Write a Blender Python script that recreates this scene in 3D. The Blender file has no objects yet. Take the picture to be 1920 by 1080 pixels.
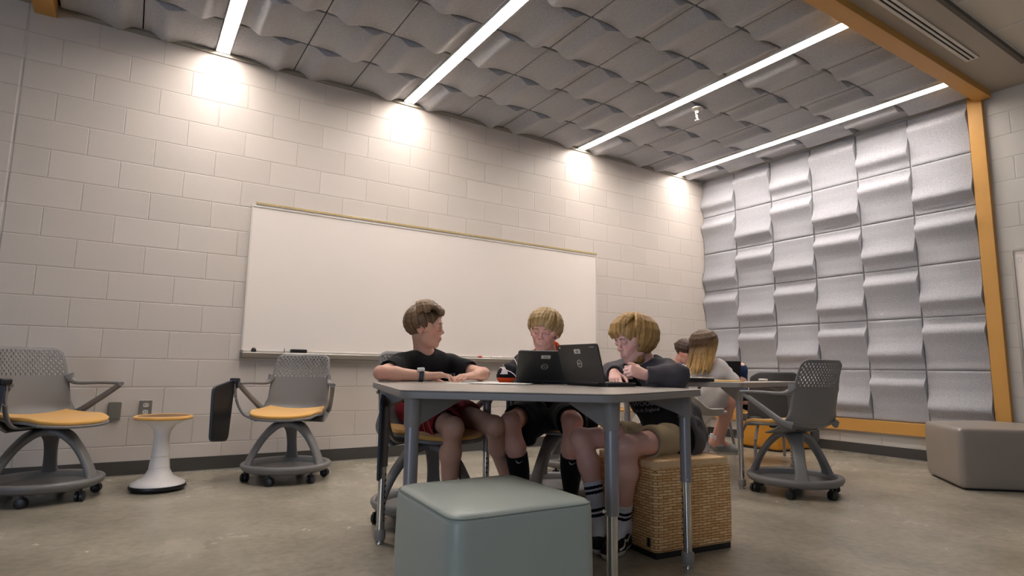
import bpy, bmesh, math, random
import numpy as np
from mathutils import Vector, Matrix, Euler, noise as mnoise
S = bpy.context.scene
COL = S.collection

# ------------------------------------------------------------------ camera
YAW, PITCH, ROLL = 0.5683, 0.1347, 0.0152
CAM = Vector((0.5732, -5.0554, 0.7826))
def cam_axes():
    cy, sy = math.cos(YAW), math.sin(YAW)
    f = Vector((sy*math.cos(PITCH), cy*math.cos(PITCH), math.sin(PITCH)))
    r0 = Vector((cy, -sy, 0)); u0 = r0.cross(f)
    c, s = math.cos(ROLL), math.sin(ROLL)
    return c*r0 + s*u0, -s*r0 + c*u0, f
CR, CU, CF = cam_axes()
cd = bpy.data.cameras.new('camera'); cam = bpy.data.objects.new('camera', cd); COL.objects.link(cam)
cd.sensor_width = 36; cd.lens = 1115.5/1920*36; cd.clip_start = 0.05; cd.clip_end = 60
M = Matrix((CR, CU, -CF)).transposed().to_4x4(); M.translation = CAM
cam.matrix_world = M
S.camera = cam
S.view_settings.view_transform = 'Standard'; S.view_settings.look = 'None'
S.view_settings.gamma = 1; S.view_settings.use_curve_mapping = False
S.view_settings.exposure = 0.66

# ------------------------------------------------------------------ world and large lights
w = bpy.data.worlds.new('world'); S.world = w; w.use_nodes = True
w.node_tree.nodes['Background'].inputs[0].default_value = (0.62, 0.68, 0.80, 1)
w.node_tree.nodes['Background'].inputs[1].default_value = 0.085
def area(name, loc, target, sx, sy, power, col):
    l = bpy.data.lights.new(name, 'AREA'); l.shape = 'RECTANGLE'; l.size = sx; l.size_y = sy
    l.energy = power; l.color = col
    o = bpy.data.objects.new(name, l); COL.objects.link(o); o.location = loc
    o.rotation_euler = (Vector(target)-Vector(loc)).to_track_quat('-Z', 'Y').to_euler()
    return o
# daylight from the windows far behind the camera on the left, and the lit ceiling of the rest of the room
area('window_daylight', (-4.6, -7.6, 1.5), (1.5, -3.2, 0.5), 3.0, 1.6, 60, (0.62, 0.76, 1.0))
area('room_ceiling_lights', (2.0, -7.2, 3.15), (2.0, -7.0, 0), 6.0, 2.5, 12, (1.0, 0.95, 0.89))

# ------------------------------------------------------------------ helpers
def lin(c):
    return tuple((v/255/12.92 if v/255 <= 0.04045 else ((v/255+0.055)/1.055)**2.4) for v in c)
def mat(name, rgb, rough=0.5, metal=0.0, noise=None, bump=None, spec=0.5, coat=0.0, sheen=0.0, rgb2=None, emit=None, trans=0):
    """noise=(scale, amount) mixes towards rgb2 (or darker); bump=(scale, strength, distance)"""
    m = bpy.data.materials.new(name); m.use_nodes = True
    nt = m.node_tree; b = nt.nodes['Principled BSDF']
    b.inputs['Base Color'].default_value = (*lin(rgb), 1)
    b.inputs['Roughness'].default_value = rough; b.inputs['Metallic'].default_value = metal
    b.inputs['Specular IOR Level'].default_value = spec
    b.inputs['Coat Weight'].default_value = coat
    b.inputs['Sheen Weight'].default_value = sheen
    if emit: b.inputs['Emission Color'].default_value = (*lin(emit[0]), 1); b.inputs['Emission Strength'].default_value = emit[1]
    tc = nt.nodes.new('ShaderNodeTexCoord')
    if noise:
        n = nt.nodes.new('ShaderNodeTexNoise'); n.inputs['Scale'].default_value = noise[0]; n.inputs['Detail'].default_value = 4
        nt.links.new(tc.outputs['Object'], n.inputs['Vector'])
        cr = nt.nodes.new('ShaderNodeValToRGB')
        c2 = lin(rgb2) if rgb2 else tuple(v*(1-noise[1]) for v in lin(rgb))
        cr.color_ramp.elements[0].position = 0.35; cr.color_ramp.elements[1].position = 0.65
        cr.color_ramp.elements[0].color = (*c2, 1); cr.color_ramp.elements[1].color = (*lin(rgb), 1)
        nt.links.new(n.outputs['Fac'], cr.inputs['Fac']); nt.links.new(cr.outputs['Color'], b.inputs['Base Color'])
    if bump:
        n2 = nt.nodes.new('ShaderNodeTexNoise'); n2.inputs['Scale'].default_value = bump[0]; n2.inputs['Detail'].default_value = 3
        nt.links.new(tc.outputs['Object'], n2.inputs['Vector'])
        bp = nt.nodes.new('ShaderNodeBump'); bp.inputs['Strength'].default_value = bump[1]; bp.inputs['Distance'].default_value = bump[2]
        nt.links.new(n2.outputs['Fac'], bp.inputs['Height']); nt.links.new(bp.outputs['Normal'], b.inputs['Normal'])
    return m
def link(name, me, parent=None, m=None, smooth=False):
    o = bpy.data.objects.new(name, me); COL.objects.link(o)
    if m:
        if isinstance(m, (list, tuple)):
            for k in m: me.materials.append(k)
        else: me.materials.append(m)
    if smooth:
        for p in me.polygons: p.use_smooth = True
    if parent: o.parent = parent
    return o
def obj(name, bm, m=None, parent=None, smooth=False, bevel=0, seg=2, angle=35):
    me = bpy.data.meshes.new(name)
    bmesh.ops.recalc_face_normals(bm, faces=bm.faces)
    bm.to_mesh(me); bm.free()
    o = link(name, me, parent, m, smooth)
    if bevel:
        md = o.modifiers.new('bevel', 'BEVEL'); md.width = bevel; md.segments = seg; md.limit_method = 'ANGLE'; md.angle_limit = math.radians(angle)
        md.harden_normals = False
        for p in me.polygons: p.use_smooth = True
        wn = o.modifiers.new('wn', 'WEIGHTED_NORMAL'); wn.keep_sharp = True
    elif smooth:
        try: me.set_sharp_from_angle(angle=math.radians(angle+5))
        except Exception: pass
    return o
def tag(o, label, cat, group=None, kind=None):
    o['label'] = label; o['category'] = cat
    if group: o['group'] = group
    if kind: o['kind'] = kind
    return o
def struct(o): o['kind'] = 'structure'; return o
def thing(name, label, cat, loc=(0, 0, 0), rz=0, group=None):
    o = bpy.data.objects.new(name, None); COL.objects.link(o); o.empty_display_size = 0.1
    o.location = loc; o.rotation_euler = (0, 0, rz)
    return tag(o, label, cat, group)
def copy_tree(o, parent=None):
    c = o.copy(); COL.objects.link(c); c.parent = parent
    for ch in list(o.children): copy_tree(ch, c)
    return c
def bx(bm, x0, x1, y0, y1, z0, z1):
    vs = [bm.verts.new(p) for p in ((x0,y0,z0),(x1,y0,z0),(x1,y1,z0),(x0,y1,z0),(x0,y0,z1),(x1,y0,z1),(x1,y1,z1),(x0,y1,z1))]
    for f in ((3,2,1,0),(4,5,6,7),(0,1,5,4),(1,2,6,5),(2,3,7,6),(3,0,4,7)): bm.faces.new([vs[i] for i in f])
    return vs
def box(x0, x1, y0, y1, z0, z1):
    bm = bmesh.new(); bx(bm, x0, x1, y0, y1, z0, z1); return bm
def prism(bm, pts, z0, z1):
    a = [bm.verts.new((x, y, z0)) for x, y in pts]; b = [bm.verts.new((x, y, z1)) for x, y in pts]
    n = len(pts); bm.faces.new(a[::-1]); bm.faces.new(b)
    for i in range(n): bm.faces.new((a[i], a[(i+1) % n], b[(i+1) % n], b[i]))
def lathe(bm, prof, n=40, c=(0, 0, 0)):
    """prof = [(r, z)...]; poles where r==0"""
    rings = []
    for r, z in prof:
        if r < 1e-6: rings.append([bm.verts.new((c[0], c[1], c[2]+z))])
        else: rings.append([bm.verts.new((c[0]+r*math.cos(2*math.pi*i/n), c[1]+r*math.sin(2*math.pi*i/n), c[2]+z)) for i in range(n)])
    for a, b in zip(rings, rings[1:]):
        for i in range(n):
            j = (i+1) % n
            if len(a) == 1 and len(b) == 1: continue
            if len(a) == 1: bm.faces.new((a[0], b[j], b[i]))
            elif len(b) == 1: bm.faces.new((a[i], a[j], b[0]))
            else: bm.faces.new((a[i], a[j], b[j], b[i]))
    return rings
def frame_of(d, up=(0, 0, 1)):
    d = Vector(d).normalized(); u = Vector(up)
    if abs(d.dot(u)) > 0.97: u = Vector((1, 0, 0))
    s = d.cross(u).normalized(); t = s.cross(d).normalized()
    return s, t
def sweep(bm, path, sec, up=(0, 0, 1), caps=True, closed=False):
    """path = [Vector]; sec = list of sections (one per point, or one) each [(a,b)...] in the (side, up) frame"""
    P = [Vector(p) for p in path]; n = len(P); rings = []
    for i, p in enumerate(P):
        if closed: d = P[(i+1) % n]-P[i-1]
        else: d = P[min(i+1, n-1)]-P[max(i-1, 0)]
        s, t = frame_of(d, up)
        sc = sec[i] if isinstance(sec[0][0], (list, tuple)) else sec
        rings.append([bm.verts.new(p+s*a+t*b) for a, b in sc])
    k = len(rings[0]); rng = range(n if closed else n-1)
    for i in rng:
        a, b = rings[i], rings[(i+1) % n]
        for j in range(k): bm.faces.new((a[j], a[(j+1) % k], b[(j+1) % k], b[j]))
    if caps and not closed: bm.faces.new(rings[0][::-1]); bm.faces.new(rings[-1])
    return rings
def circ(r, n=12, ry=None):
    ry = ry or r
    return [(r*math.cos(2*math.pi*i/n), ry*math.sin(2*math.pi*i/n)) for i in range(n)]
def rrect(w, h, r, n=3):
    out = []
    for cx, cy, a0 in ((w/2-r, h/2-r, 0), (-w/2+r, h/2-r, 90), (-w/2+r, -h/2+r, 180), (w/2-r, -h/2+r, 270)):
        for i in range(n+1):
            a = math.radians(a0+90*i/n); out.append((cx+r*math.cos(a), cy+r*math.sin(a)))
    return out
def tube(bm, path, r, n=12, up=(0, 0, 1)):
    if isinstance(r, (list, tuple)): sweep(bm, path, [circ(q, n) for q in r], up)
    else: sweep(bm, path, circ(r, n), up)
def smoothpath(pts, n=6, closed=False):
    P = [Vector(p) for p in pts]; m = len(P); out = []
    for i in range(m if closed else m-1):
        if closed: p0, p1, p2, p3 = P[i-1], P[i], P[(i+1) % m], P[(i+2) % m]
        else: p0, p1, p2, p3 = P[max(i-1, 0)], P[i], P[i+1], P[min(i+2, m-1)]
        for k in range(n):
            t = k/n
            out.append(0.5*((2*p1)+(p2-p0)*t+(2*p0-5*p1+4*p2-p3)*t*t+(3*p1-p0-3*p2+p3)*t**3))
    if not closed: out.append(P[-1])
    return out
def round_poly(pts, r, n=6):
    out = []; m = len(pts)
    for i in range(m):
        p = Vector(pts[i]); a = (Vector(pts[i-1])-p).normalized(); b = (Vector(pts[(i+1) % m])-p).normalized()
        ang = a.angle(b); L = r/math.tan(ang/2); p0 = p+a*L; p1 = p+b*L
        for k in range(n+1):
            t = k/n; out.append(tuple((1-t)**2*p0+2*t*(1-t)*p+t*t*p1))
    return out
def text_mesh(s, size, ext=0.0006):
    c = bpy.data.curves.new('letters', 'FONT'); c.body = s; c.size = size; c.extrude = ext; c.align_x = 'CENTER'; c.align_y = 'CENTER'
    o = bpy.data.objects.new('letters', c); COL.objects.link(o)
    me = bpy.data.meshes.new_from_object(o.evaluated_get(bpy.context.evaluated_depsgraph_get()))
    bpy.data.objects.remove(o); return me

# ------------------------------------------------------------------ materials
def block_mat(name, axis, rgb, off=0.2032, joint=None):
    m = mat(name, rgb, 0.42, spec=0.35); nt = m.node_tree; b = nt.nodes['Principled BSDF']
    tc = nt.nodes.new('ShaderNodeTexCoord'); sp = nt.nodes.new('ShaderNodeSeparateXYZ'); cb = nt.nodes.new('ShaderNodeCombineXYZ')
    nt.links.new(tc.outputs['Object'], sp.inputs[0])
    ad = nt.nodes.new('ShaderNodeMath'); ad.operation = 'ADD'; ad.inputs[1].default_value = off+0.4064*40
    nt.links.new(sp.outputs[axis], ad.inputs[0]); nt.links.new(ad.outputs[0], cb.inputs[0]); nt.links.new(sp.outputs[2], cb.inputs[1])
    br = nt.nodes.new('ShaderNodeTexBrick'); nt.links.new(cb.outputs[0], br.inputs['Vector'])
    br.offset = 0.5; br.offset_frequency = 2; br.squash = 1
    for k, v in (('Scale', 1), ('Mortar Size', 0.0055), ('Mortar Smooth', 0.6), ('Bias', 0), ('Brick Width', 0.4064), ('Row Height', 0.2032)): br.inputs[k].default_value = v
    c = lin(rgb)
    br.inputs['Color1'].default_value = (c[0]*1.02, c[1]*1.02, c[2]*1.02, 1); br.inputs['Color2'].default_value = (c[0]*.95, c[1]*.955, c[2]*.95, 1)
    br.inputs['Mortar'].default_value = (c[0]*.93, c[1]*.92, c[2]*.9, 1)
    nt.links.new(br.outputs['Color'], b.inputs['Base Color'])
    n = nt.nodes.new('ShaderNodeTexNoise'); n.inputs['Scale'].default_value = 55; n.inputs['Detail'].default_value = 3
    nt.links.new(tc.outputs['Object'], n.inputs['Vector'])
    inv = nt.nodes.new('ShaderNodeMath'); inv.operation = 'MULTIPLY_ADD'; inv.inputs[1].default_value = -1; inv.inputs[2].default_value = 1
    nt.links.new(br.outputs['Fac'], inv.inputs[0]); h = inv.outputs[0]
    mx = nt.nodes.new('ShaderNodeMath'); mx.operation = 'MULTIPLY_ADD'; mx.inputs[1].default_value = 0.10
    nt.links.new(n.outputs['Fac'], mx.inputs[0]); nt.links.new(h, mx.inputs[2]); h = mx.outputs[0]
    if joint is not None:
        s1 = nt.nodes.new('ShaderNodeMath'); s1.operation = 'SUBTRACT'; s1.inputs[1].default_value = joint; nt.links.new(sp.outputs[axis], s1.inputs[0])
        s2 = nt.nodes.new('ShaderNodeMath'); s2.operation = 'ABSOLUTE'; nt.links.new(s1.outputs[0], s2.inputs[0])
        s3 = nt.nodes.new('ShaderNodeMapRange'); s3.inputs[1].default_value = 0.004; s3.inputs[2].default_value = 0.011; s3.inputs[3].default_value = -1.2; s3.inputs[4].default_value = 0
        nt.links.new(s2.outputs[0], s3.inputs[0])
        a2 = nt.nodes.new('ShaderNodeMath'); nt.links.new(h, a2.inputs[0]); nt.links.new(s3.outputs[0], a2.inputs[1]); h = a2.outputs[0]
    bp = nt.nodes.new('ShaderNodeBump'); bp.inputs['Strength'].default_value = 0.75; bp.inputs['Distance'].default_value = 0.004
    nt.links.new(h, bp.inputs['Height']); nt.links.new(bp.outputs['Normal'], b.inputs['Normal'])
    return m
def floor_mat():
    m = mat('polished_concrete', (150, 137, 116), 0.3, spec=0.5); nt = m.node_tree; b = nt.nodes['Principled BSDF']
    tc = nt.nodes.new('ShaderNodeTexCoord')
    n1 = nt.nodes.new('ShaderNodeTexNoise'); n1.inputs['Scale'].default_value = 1.3; n1.inputs['Detail'].default_value = 8; n1.inputs['Roughness'].default_value = 0.62
    n2 = nt.nodes.new('ShaderNodeTexNoise'); n2.inputs['Scale'].default_value = 26; n2.inputs['Detail'].default_value = 6
    nt.links.new(tc.outputs['Object'], n1.inputs['Vector']); nt.links.new(tc.outputs['Object'], n2.inputs['Vector'])
    r1 = nt.nodes.new('ShaderNodeValToRGB'); r1.color_ramp.elements[0].position = 0.3; r1.color_ramp.elements[1].position = 0.72
    r1.color_ramp.elements[0].color = (*lin((132, 124, 109)), 1); r1.color_ramp.elements[1].color = (*lin((176, 168, 151)), 1)
    r2 = nt.nodes.new('ShaderNodeValToRGB'); r2.color_ramp.elements[0].position = 0.35; r2.color_ramp.elements[1].position = 0.6
    r2.color_ramp.elements[0].color = (0.87, 0.87, 0.86, 1); r2.color_ramp.elements[1].color = (1, 1, 1, 1)
    nt.links.new(n1.outputs['Fac'], r1.inputs['Fac']); nt.links.new(n2.outputs['Fac'], r2.inputs['Fac'])
    mx = nt.nodes.new('ShaderNodeMix'); mx.data_type = 'RGBA'; mx.blend_type = 'MULTIPLY'; mx.inputs[0].default_value = 1
    nt.links.new(r1.outputs['Color'], mx.inputs[6]); nt.links.new(r2.outputs['Color'], mx.inputs[7]); nt.links.new(mx.outputs[2], b.inputs['Base Color'])
    mr = nt.nodes.new('ShaderNodeMapRange'); mr.inputs[3].default_value = 0.17; mr.inputs[4].default_value = 0.34
    nt.links.new(n1.outputs['Fac'], mr.inputs[0]); nt.links.new(mr.outputs[0], b.inputs['Roughness'])
    bp = nt.nodes.new('ShaderNodeBump'); bp.inputs['Strength'].default_value = 0.12; bp.inputs['Distance'].default_value = 0.002
    nt.links.new(n1.outputs['Fac'], bp.inputs['Height']); nt.links.new(bp.outputs['Normal'], b.inputs['Normal'])
    return m
M_wall = block_mat('painted_block_back', 0, (203, 193, 184), joint=-0.2032)
M_wallr = block_mat('painted_block_right', 1, (200, 195, 187))
M_floor = floor_mat()
M_gyp = mat('painted_gypsum', (172, 162, 148), 0.7)
M_act = mat('ceiling_tile_white', (214, 206, 192), 0.85, bump=(180, 0.4, 0.002))
M_felt = mat('grey_felt', (184, 184, 188), 0.95, noise=(150, 0.32), bump=(200, 0.5, 0.002), sheen=0.3, spec=0.2)
M_orange = mat('orange_trim', (196, 146, 74), 0.5, spec=0.4)
M_base = mat('rubber_base', (66, 64, 60), 0.55)
M_alu = mat('satin_aluminium', (178, 172, 164), 0.38, metal=0.7)
M_alud = mat('dark_aluminium', (112, 108, 102), 0.45, metal=0.5)
M_wb = mat('whiteboard_enamel', (234, 224, 215), 0.22, spec=0.45)
M_cork = mat('cork_strip', (205, 180, 120), 0.8, noise=(120, 0.3))
M_black = mat('black_plastic', (22, 22, 24), 0.42)
M_white = mat('white_metal', (215, 208, 198), 0.5)
M_dark = mat('dark_void', (14, 14, 13), 0.9)

# ------------------------------------------------------------------ room
X1 = 6.77; ZC = 3.27
struct(obj('floor', box(-6, X1+.3, -9.5, 0.3, -0.1, 0), M_floor))
struct(obj('wall_back', box(-6, X1+.3, 0, 0.2, 0, 3.9), M_wall))
struct(obj('wall_right', box(X1, X1+.2, -9.5, 0, 0, 3.9), M_wallr))
struct(obj('baseboard_back', box(-6, X1-0.006, -0.006, 0, 0.0, 0.1016), M_base, bevel=0.002))
struct(obj('baseboard_right', box(X1-0.006, X1, -9.5, -0.006, 0.0, 0.1016), M_base, bevel=0.002))
sl = mat('floor_sealant', (150, 146, 138), 0.5)
bm = bmesh.new(); bx(bm, -6, X1-0.006, -0.014, -0.006, 0, 0.006); bx(bm, X1-0.014, X1-0.006, -9.5, -0.014, 0, 0.006); struct(obj('trim_1', bm, sl))
# ceiling: hollow above the felt bay, gypsum bulkhead in front of and left of it, lay-in tiles beyond
YB = -3.155
struct(obj('ceiling', box(-6, X1, -9.5, 0, 3.42, 3.5), M_gyp))
bm = bmesh.new(); bx(bm, -6, X1, -3.475, YB, 3.25, 3.42); bx(bm, -6, -0.18, YB, 0, 3.25, 3.42)
bx(bm, 6.37, X1, -9.5, -3.475, 3.25, 3.42)
struct(obj('ceiling_bulkhead', bm, M_gyp))
bm = bmesh.new()
for i in range(-10, 11):
    for j in range(10):
        x0 = 6.34-(i+11)*0.61; y0 = -3.505-(j+1)*0.61
        bx(bm, x0+.004, x0+.606, y0+.004, y0+.606, 3.29, 3.305)
struct(obj('ceiling_tiles', bm, M_act))
bm = bmesh.new(); bx(bm, -6, 6.37, -3.505, -3.475, 3.25, 3.29); bx(bm, 6.34, 6.37, -9.5, -3.505, 3.25, 3.29)
struct(obj('ceiling_edge_reveal', bm, mat('reveal', (96, 90, 82), 0.8)))
bm = bmesh.new()
for i in range(22): x = 6.34-i*0.61; bx(bm, x-.012, x+.012, -9.5, -3.505, 3.283, 3.2895)
for j in range(10): y = -3.505-j*0.61; bx(bm, -6, 6.34, y-.012, y+.012, 3.2831, 3.2894)
struct(obj('ceiling_grid', bm, M_white))
# orange trim around the felt bay
struct(obj('trim_2', box(-0.18, X1-0.055, YB, -3.035, 3.19, 3.42), M_orange, bevel=0.003))
struct(obj('trim_3', box(-0.18, -0.055, -3.035, 0, 3.19, 3.42), M_orange, bevel=0.003))
struct(obj('trim_4', box(X1-0.055, X1, -3.08, -2.97, 0.222, 3.42), M_orange, bevel=0.003))
struct(obj('trim_5', box(X1-0.055, X1, -2.97, 0, 0.222, 0.338), M_orange, bevel=0.003))
struct(obj('trim_6', box(-0.055, X1-0.08, -0.018, 0, 3.232, 3.262), mat('edge_angle', (150, 143, 128), 0.5), bevel=0.002))

# ------------------------------------------------------------------ felt panels
def prof(t):
    P = [(0, .028), (.06, .027), (.15, .024), (.36, .028), (.48, .040), (.58, .058), (.655, .074), (.70, .080), (.74, .077), (.79, .058), (.845, .034), (.90, .022), (.95, .021), (1, .026)]
    for (a, u), (b, v) in zip(P, P[1:]):
        if t <= b+1e-9:
            k = (t-a)/(b-a)
            return u+(v-u)*k
    return P[-1][1]
def sprof(t):   # smoothed
    return sum(prof(min(1, max(0, t+d)))*wt for d, wt in ((-.03, .2), (-.015, .2), (0, .2), (.015, .2), (.03, .2)))
def panel_mesh(name, L, W, scale=1.0):
    """L along x with the wave profile rising in +z, W along y; centred"""
    bm = bmesh.new(); n = 44; g = 0.0045; rows = []
    for i in range(n+1):
        t = i/n; x = -L/2+g+(L-2*g)*t; z = sprof(t)*scale
        if i in (0, n): z -= 0.007
        rows.append((bm.verts.new((x, -W/2+g+.003, z-.002)), bm.verts.new((x, -W/2+g+.006, z)), bm.verts.new((x, W/2-g-.006, z)), bm.verts.new((x, W/2-g-.003, z-.002)), bm.verts.new((x, W/2-g-.003, 0)), bm.verts.new((x, -W/2+g+.003, 0))))
    for a, b in zip(rows, rows[1:]):
        for k in range(6):
            bm.faces.new((a[k], a[(k+1) % 6], b[(k+1) % 6], b[k]))
    bm.faces.new(rows[0]); bm.faces.new(rows[-1][::-1])
    me = bpy.data.meshes.new(name); bmesh.ops.recalc_face_normals(bm, faces=bm.faces); bm.to_mesh(me); bm.free()
    me.materials.append(M_felt)
    for p in me.polygons: p.use_smooth = True
    me.set_sharp_from_angle(angle=math.radians(38))
    return me
ORD = ['first', 'second', 'third', 'fourth', 'fifth', 'sixth', 'seventh', 'eighth', 'ninth', 'tenth', 'eleventh', 'twelfth', 'thirteenth']
TW, TH, TZ = 0.4938, 0.4834, 0.3425
wp = panel_mesh('acoustic_panel', TH, TW)
for j in range(6):
    for r in range(6):
        o = bpy.data.objects.new('acoustic_panel', wp); COL.objects.link(o)
        low = ((r+1)+(j+1)) % 2 == 0      # ridge in the lower part of the tile
        # local x -> up or down, local z -> towards the room (-x)
        X = Vector((0, 0, -1)) if low else Vector((0, 0, 1)); Z = Vector((-1, 0, 0)); Y = Z.cross(X)
        mm = Matrix((X, Y, Z)).transposed().to_4x4(); mm.translation = Vector((X1, -(j+.5)*TW-0.002, TZ+(6-r-.5)*TH))
        o.matrix_world = mm
        tag(o, 'felt panel on right wall, %s row from top, %s column from back corner' % (ORD[r], ORD[j]), 'acoustic panel', 'felt wave panels on the right wall')
cols = []
x = -0.04
for k, nn in enumerate((2, 3, 4, 3, 1)):
    for q in range(nn): cols.append((x, x+0.498 if not (k == 4) else X1-0.005)); x += 0.498
    x += 0.10
cp = panel_mesh('ceiling_panel', 0.498, 0.5025, 0.85); cpe = panel_mesh('ceiling_panel_cut', cols[-1][1]-cols[-1][0], 0.5025, 0.85)
for c, (a, b) in enumerate(cols):
    for r in range(6):
        o = bpy.data.objects.new('ceiling_panel', cpe if c == 12 else cp); COL.objects.link(o)
        right = (c+r) % 2 == 0
        if c == 12: right = not right
        X = Vector((1, 0, 0)) if right else Vector((-1, 0, 0)); Z = Vector((0, 0, -1)); Y = Z.cross(X)
        mm = Matrix((X, Y, Z)).transposed().to_4x4(); mm.translation = Vector(((a+b)/2, -(r+.5)*0.5055, ZC+.02))
        o.matrix_world = mm
        tag(o, 'felt panel on ceiling, %s row from whiteboard wall, %s column from left' % (ORD[r], ORD[c]), 'acoustic panel', 'felt wave panels on the ceiling')
struct(obj('ceiling_backing', box(-0.055, X1, -3.035, 0, ZC+.021, ZC+.03), M_dark))
# ------------------------------------------------------------------ linear lamps
M_lens = mat('lamp_lens', (255, 250, 244), 0.5, emit=((255, 246, 240), 37.0))
M_house = mat('lamp_housing', (235, 233, 228), 0.4)
for k, (xc, lab) in enumerate(((1.006, 'white linear ceiling lamp nearest the left edge, above the left end of the whiteboard'), (2.6, 'white linear ceiling lamp ending above the middle of the whiteboard'),
                (4.692, 'white linear ceiling lamp ending above the right end of the whiteboard'), (6.286, 'white linear ceiling lamp nearest the felt panelled wall'))):
    t = thing('linear_lamp', lab, 'ceiling light', (xc, -1.52, ZC), 0, 'linear ceiling lamps')
    bm = bmesh.new(); bx(bm, -.052, -.047, -1.50, 1.500, -.016, .018); bx(bm, .047, .052, -1.50, 1.500, -.016, .018); bx(bm, -.047, .047, -1.50, 1.500, .015, .018)
    bx(bm, -.047, .047, 1.490, 1.500, -.016, .015); bx(bm, .0185, .0235, -1.50, 1.490, -.006, .015)
    obj('housing', bm, M_house, t)
    for q in range(6):
        y0 = -1.50+q*0.498; bm = bmesh.new(); bx(bm, -.0465, .0185, y0+.0015, y0+.4965, .000, .012); bx(bm, .0235, .0465, y0+.0015, y0+.4965, .000, .012)
        obj('diffuser', bm, M_lens, t)
    bm = bmesh.new(); bx(bm, -.046, .046, -1.512, -1.50, -.016, .018); obj('end_cap', bm, M_house, t)
# sprinkler
t = thing('sprinkler_head', 'small chrome fire sprinkler head hanging from the felt ceiling', 'sprinkler', (4.88, -1.50, 3.235)); t.scale = (1.6, 1.6, 1.6)
bm = bmesh.new(); lathe(bm, [(0, .0), (.034, .0), (.034, -.006), (.014, -.02), (.012, -.035), (0, -.035)], 20); obj('escutcheon', bm, M_alu, t, True)
bm = bmesh.new(); tube(bm, [(-.012, 0, -.03), (-.014, 0, -.055), (0, 0, -.075)], .003, 6); tube(bm, [(.012, 0, -.03), (.014, 0, -.055), (0, 0, -.075)], .003, 6); tube(bm, [(0, 0, -.03), (0, 0, -.075)], .0035, 6); obj('sprinkler_frame', bm, M_alu, t, True)
bm = bmesh.new(); lathe(bm, [(0, -.074), (.017, -.075), (.017, -.078), (0, -.079)], 16); obj('deflector', bm, M_alu, t, True)
# slot diffuser in the bulkhead
t = thing('slot_vent', 'long white double slot air vent in the ceiling beyond the orange trim', 'air vent', (5.96, -3.25, 3.25))
bm = bmesh.new(); bx(bm, -3.0, 0, -.088, .0, -.002, -.0005); obj('slot_shadow', bm, M_dark, t)
bm = bmesh.new()
for y0, y1 in ((-.088, -.066), (-.052, -.036), (-.022, 0)): bx(bm, -3.0, 0, y0, y1, -.010, -.0015)
bx(bm, -.014, 0, -.088, 0, -.0102, -.0016); obj('vent_frame', bm, M_white, t, bevel=.001)

# ------------------------------------------------------------------ whiteboard
t = thing('whiteboard', 'long white magnetic whiteboard with metal tray on the block wall', 'whiteboard', (1.305, 0, 0.885))
W, H = 3.61, 1.185
obj('writing_surface', box(.012, W-.012, -.016, -.004, .012, H-.03), M_wb, t)
bm = bmesh.new(); bx(bm, 0, W, -.022, 0, H-.03, H-.012); bx(bm, 0, .014, -.022, 0, 0, H-.03); bx(bm, W-.014, W, -.022, 0, 0, H-.03); bx(bm, 0, W, -.022, 0, 0, .014)
obj('frame', bm, mat('board_frame', (214, 207, 198), 0.45, metal=0.2), t, bevel=.002)
bm = bmesh.new(); bx(bm, .035, W-.005, -.026, -.002, H-.012, H+.014); obj('map_rail', bm, M_alu, t, bevel=.002)
bm = bmesh.new(); bx(bm, .035, W-.005, -.028, -.024, H-.004, H+.010); obj('cork_insert', bm, M_cork, t)
bm = bmesh.new(); sec = [(-.0, -.004), (-.085, -.004), (-.09, -.012), (-.075, -.045), (-.0, -.052)]
r0 = [bm.verts.new((0.0, y, z)) for y, z in sec]; r1 = [bm.verts.new((W, y, z)) for y, z in sec]
bm.faces.new(r0[::-1]); bm.faces.new(r1)
for i in range(5): bm.faces.new((r0[i], r0[(i+1) % 5], r1[(i+1) % 5], r1[i]))
obj('tray', bm, mat('tray_metal', (168, 161, 152), 0.4, metal=0.35), t, bevel=.001)
for xx in (-.006, W): obj('tray_end_cap', box(xx, xx+.006, -.09, 0, -.053, -.002), M_alud, t, bevel=.002)
ZT = 0.8812
o = obj('board_eraser', box(-.062, .062, -.025, .025, 0, .030), M_black, bevel=.005); o.location = (1.73, -.05, ZT)
tag(o, 'black felt eraser on the whiteboard tray behind the left wheeled chair', 'eraser')
t = thing('magnet_knob', 'round black magnet knob near the left end of the whiteboard tray', 'magnet', (1.392, -.05, ZT))
bm = bmesh.new(); lathe(bm, [(0, 0), (.017, 0), (.020, .006), (.018, .022), (.010, .032), (0, .034)], 20); obj('knob', bm, M_black, t, True)
t = thing('pen_clip', 'tiny dark pen clip standing on the whiteboard tray left of the eraser', 'clip', (1.62, -.05, ZT))
bm = bmesh.new(); lathe(bm, [(0, 0), (.014, 0), (.014, .004), (.004, .008), (.003, .034), (0, .036)], 12); obj('clip_post', bm, M_alud, t, True)
def marker(x, y, rz, colr, lab):
    t = thing('dry_marker', lab, 'marker', (x, y, ZT+.009), rz, 'markers on the whiteboard tray')
    bm = bmesh.new(); tube(bm, [(-.06, 0, 0), (.03, 0, 0)], .0085, 12); obj('barrel', bm, M_white, t, True)
    bm = bmesh.new(); tube(bm, [(.03, 0, 0), (.065, 0, 0), (.068, 0, 0)], [.0092, .0088, .006], 12); obj('cap', bm, mat('marker_cap', colr, .4), t, True)
marker(3.47, -.05, 2.9, (190, 50, 40), 'white marker with red cap on the whiteboard tray right of the first boy')
marker(3.60, -.045, 0.1, (225, 215, 205), 'pale marker lying on the tray beside the red capped one')
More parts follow.
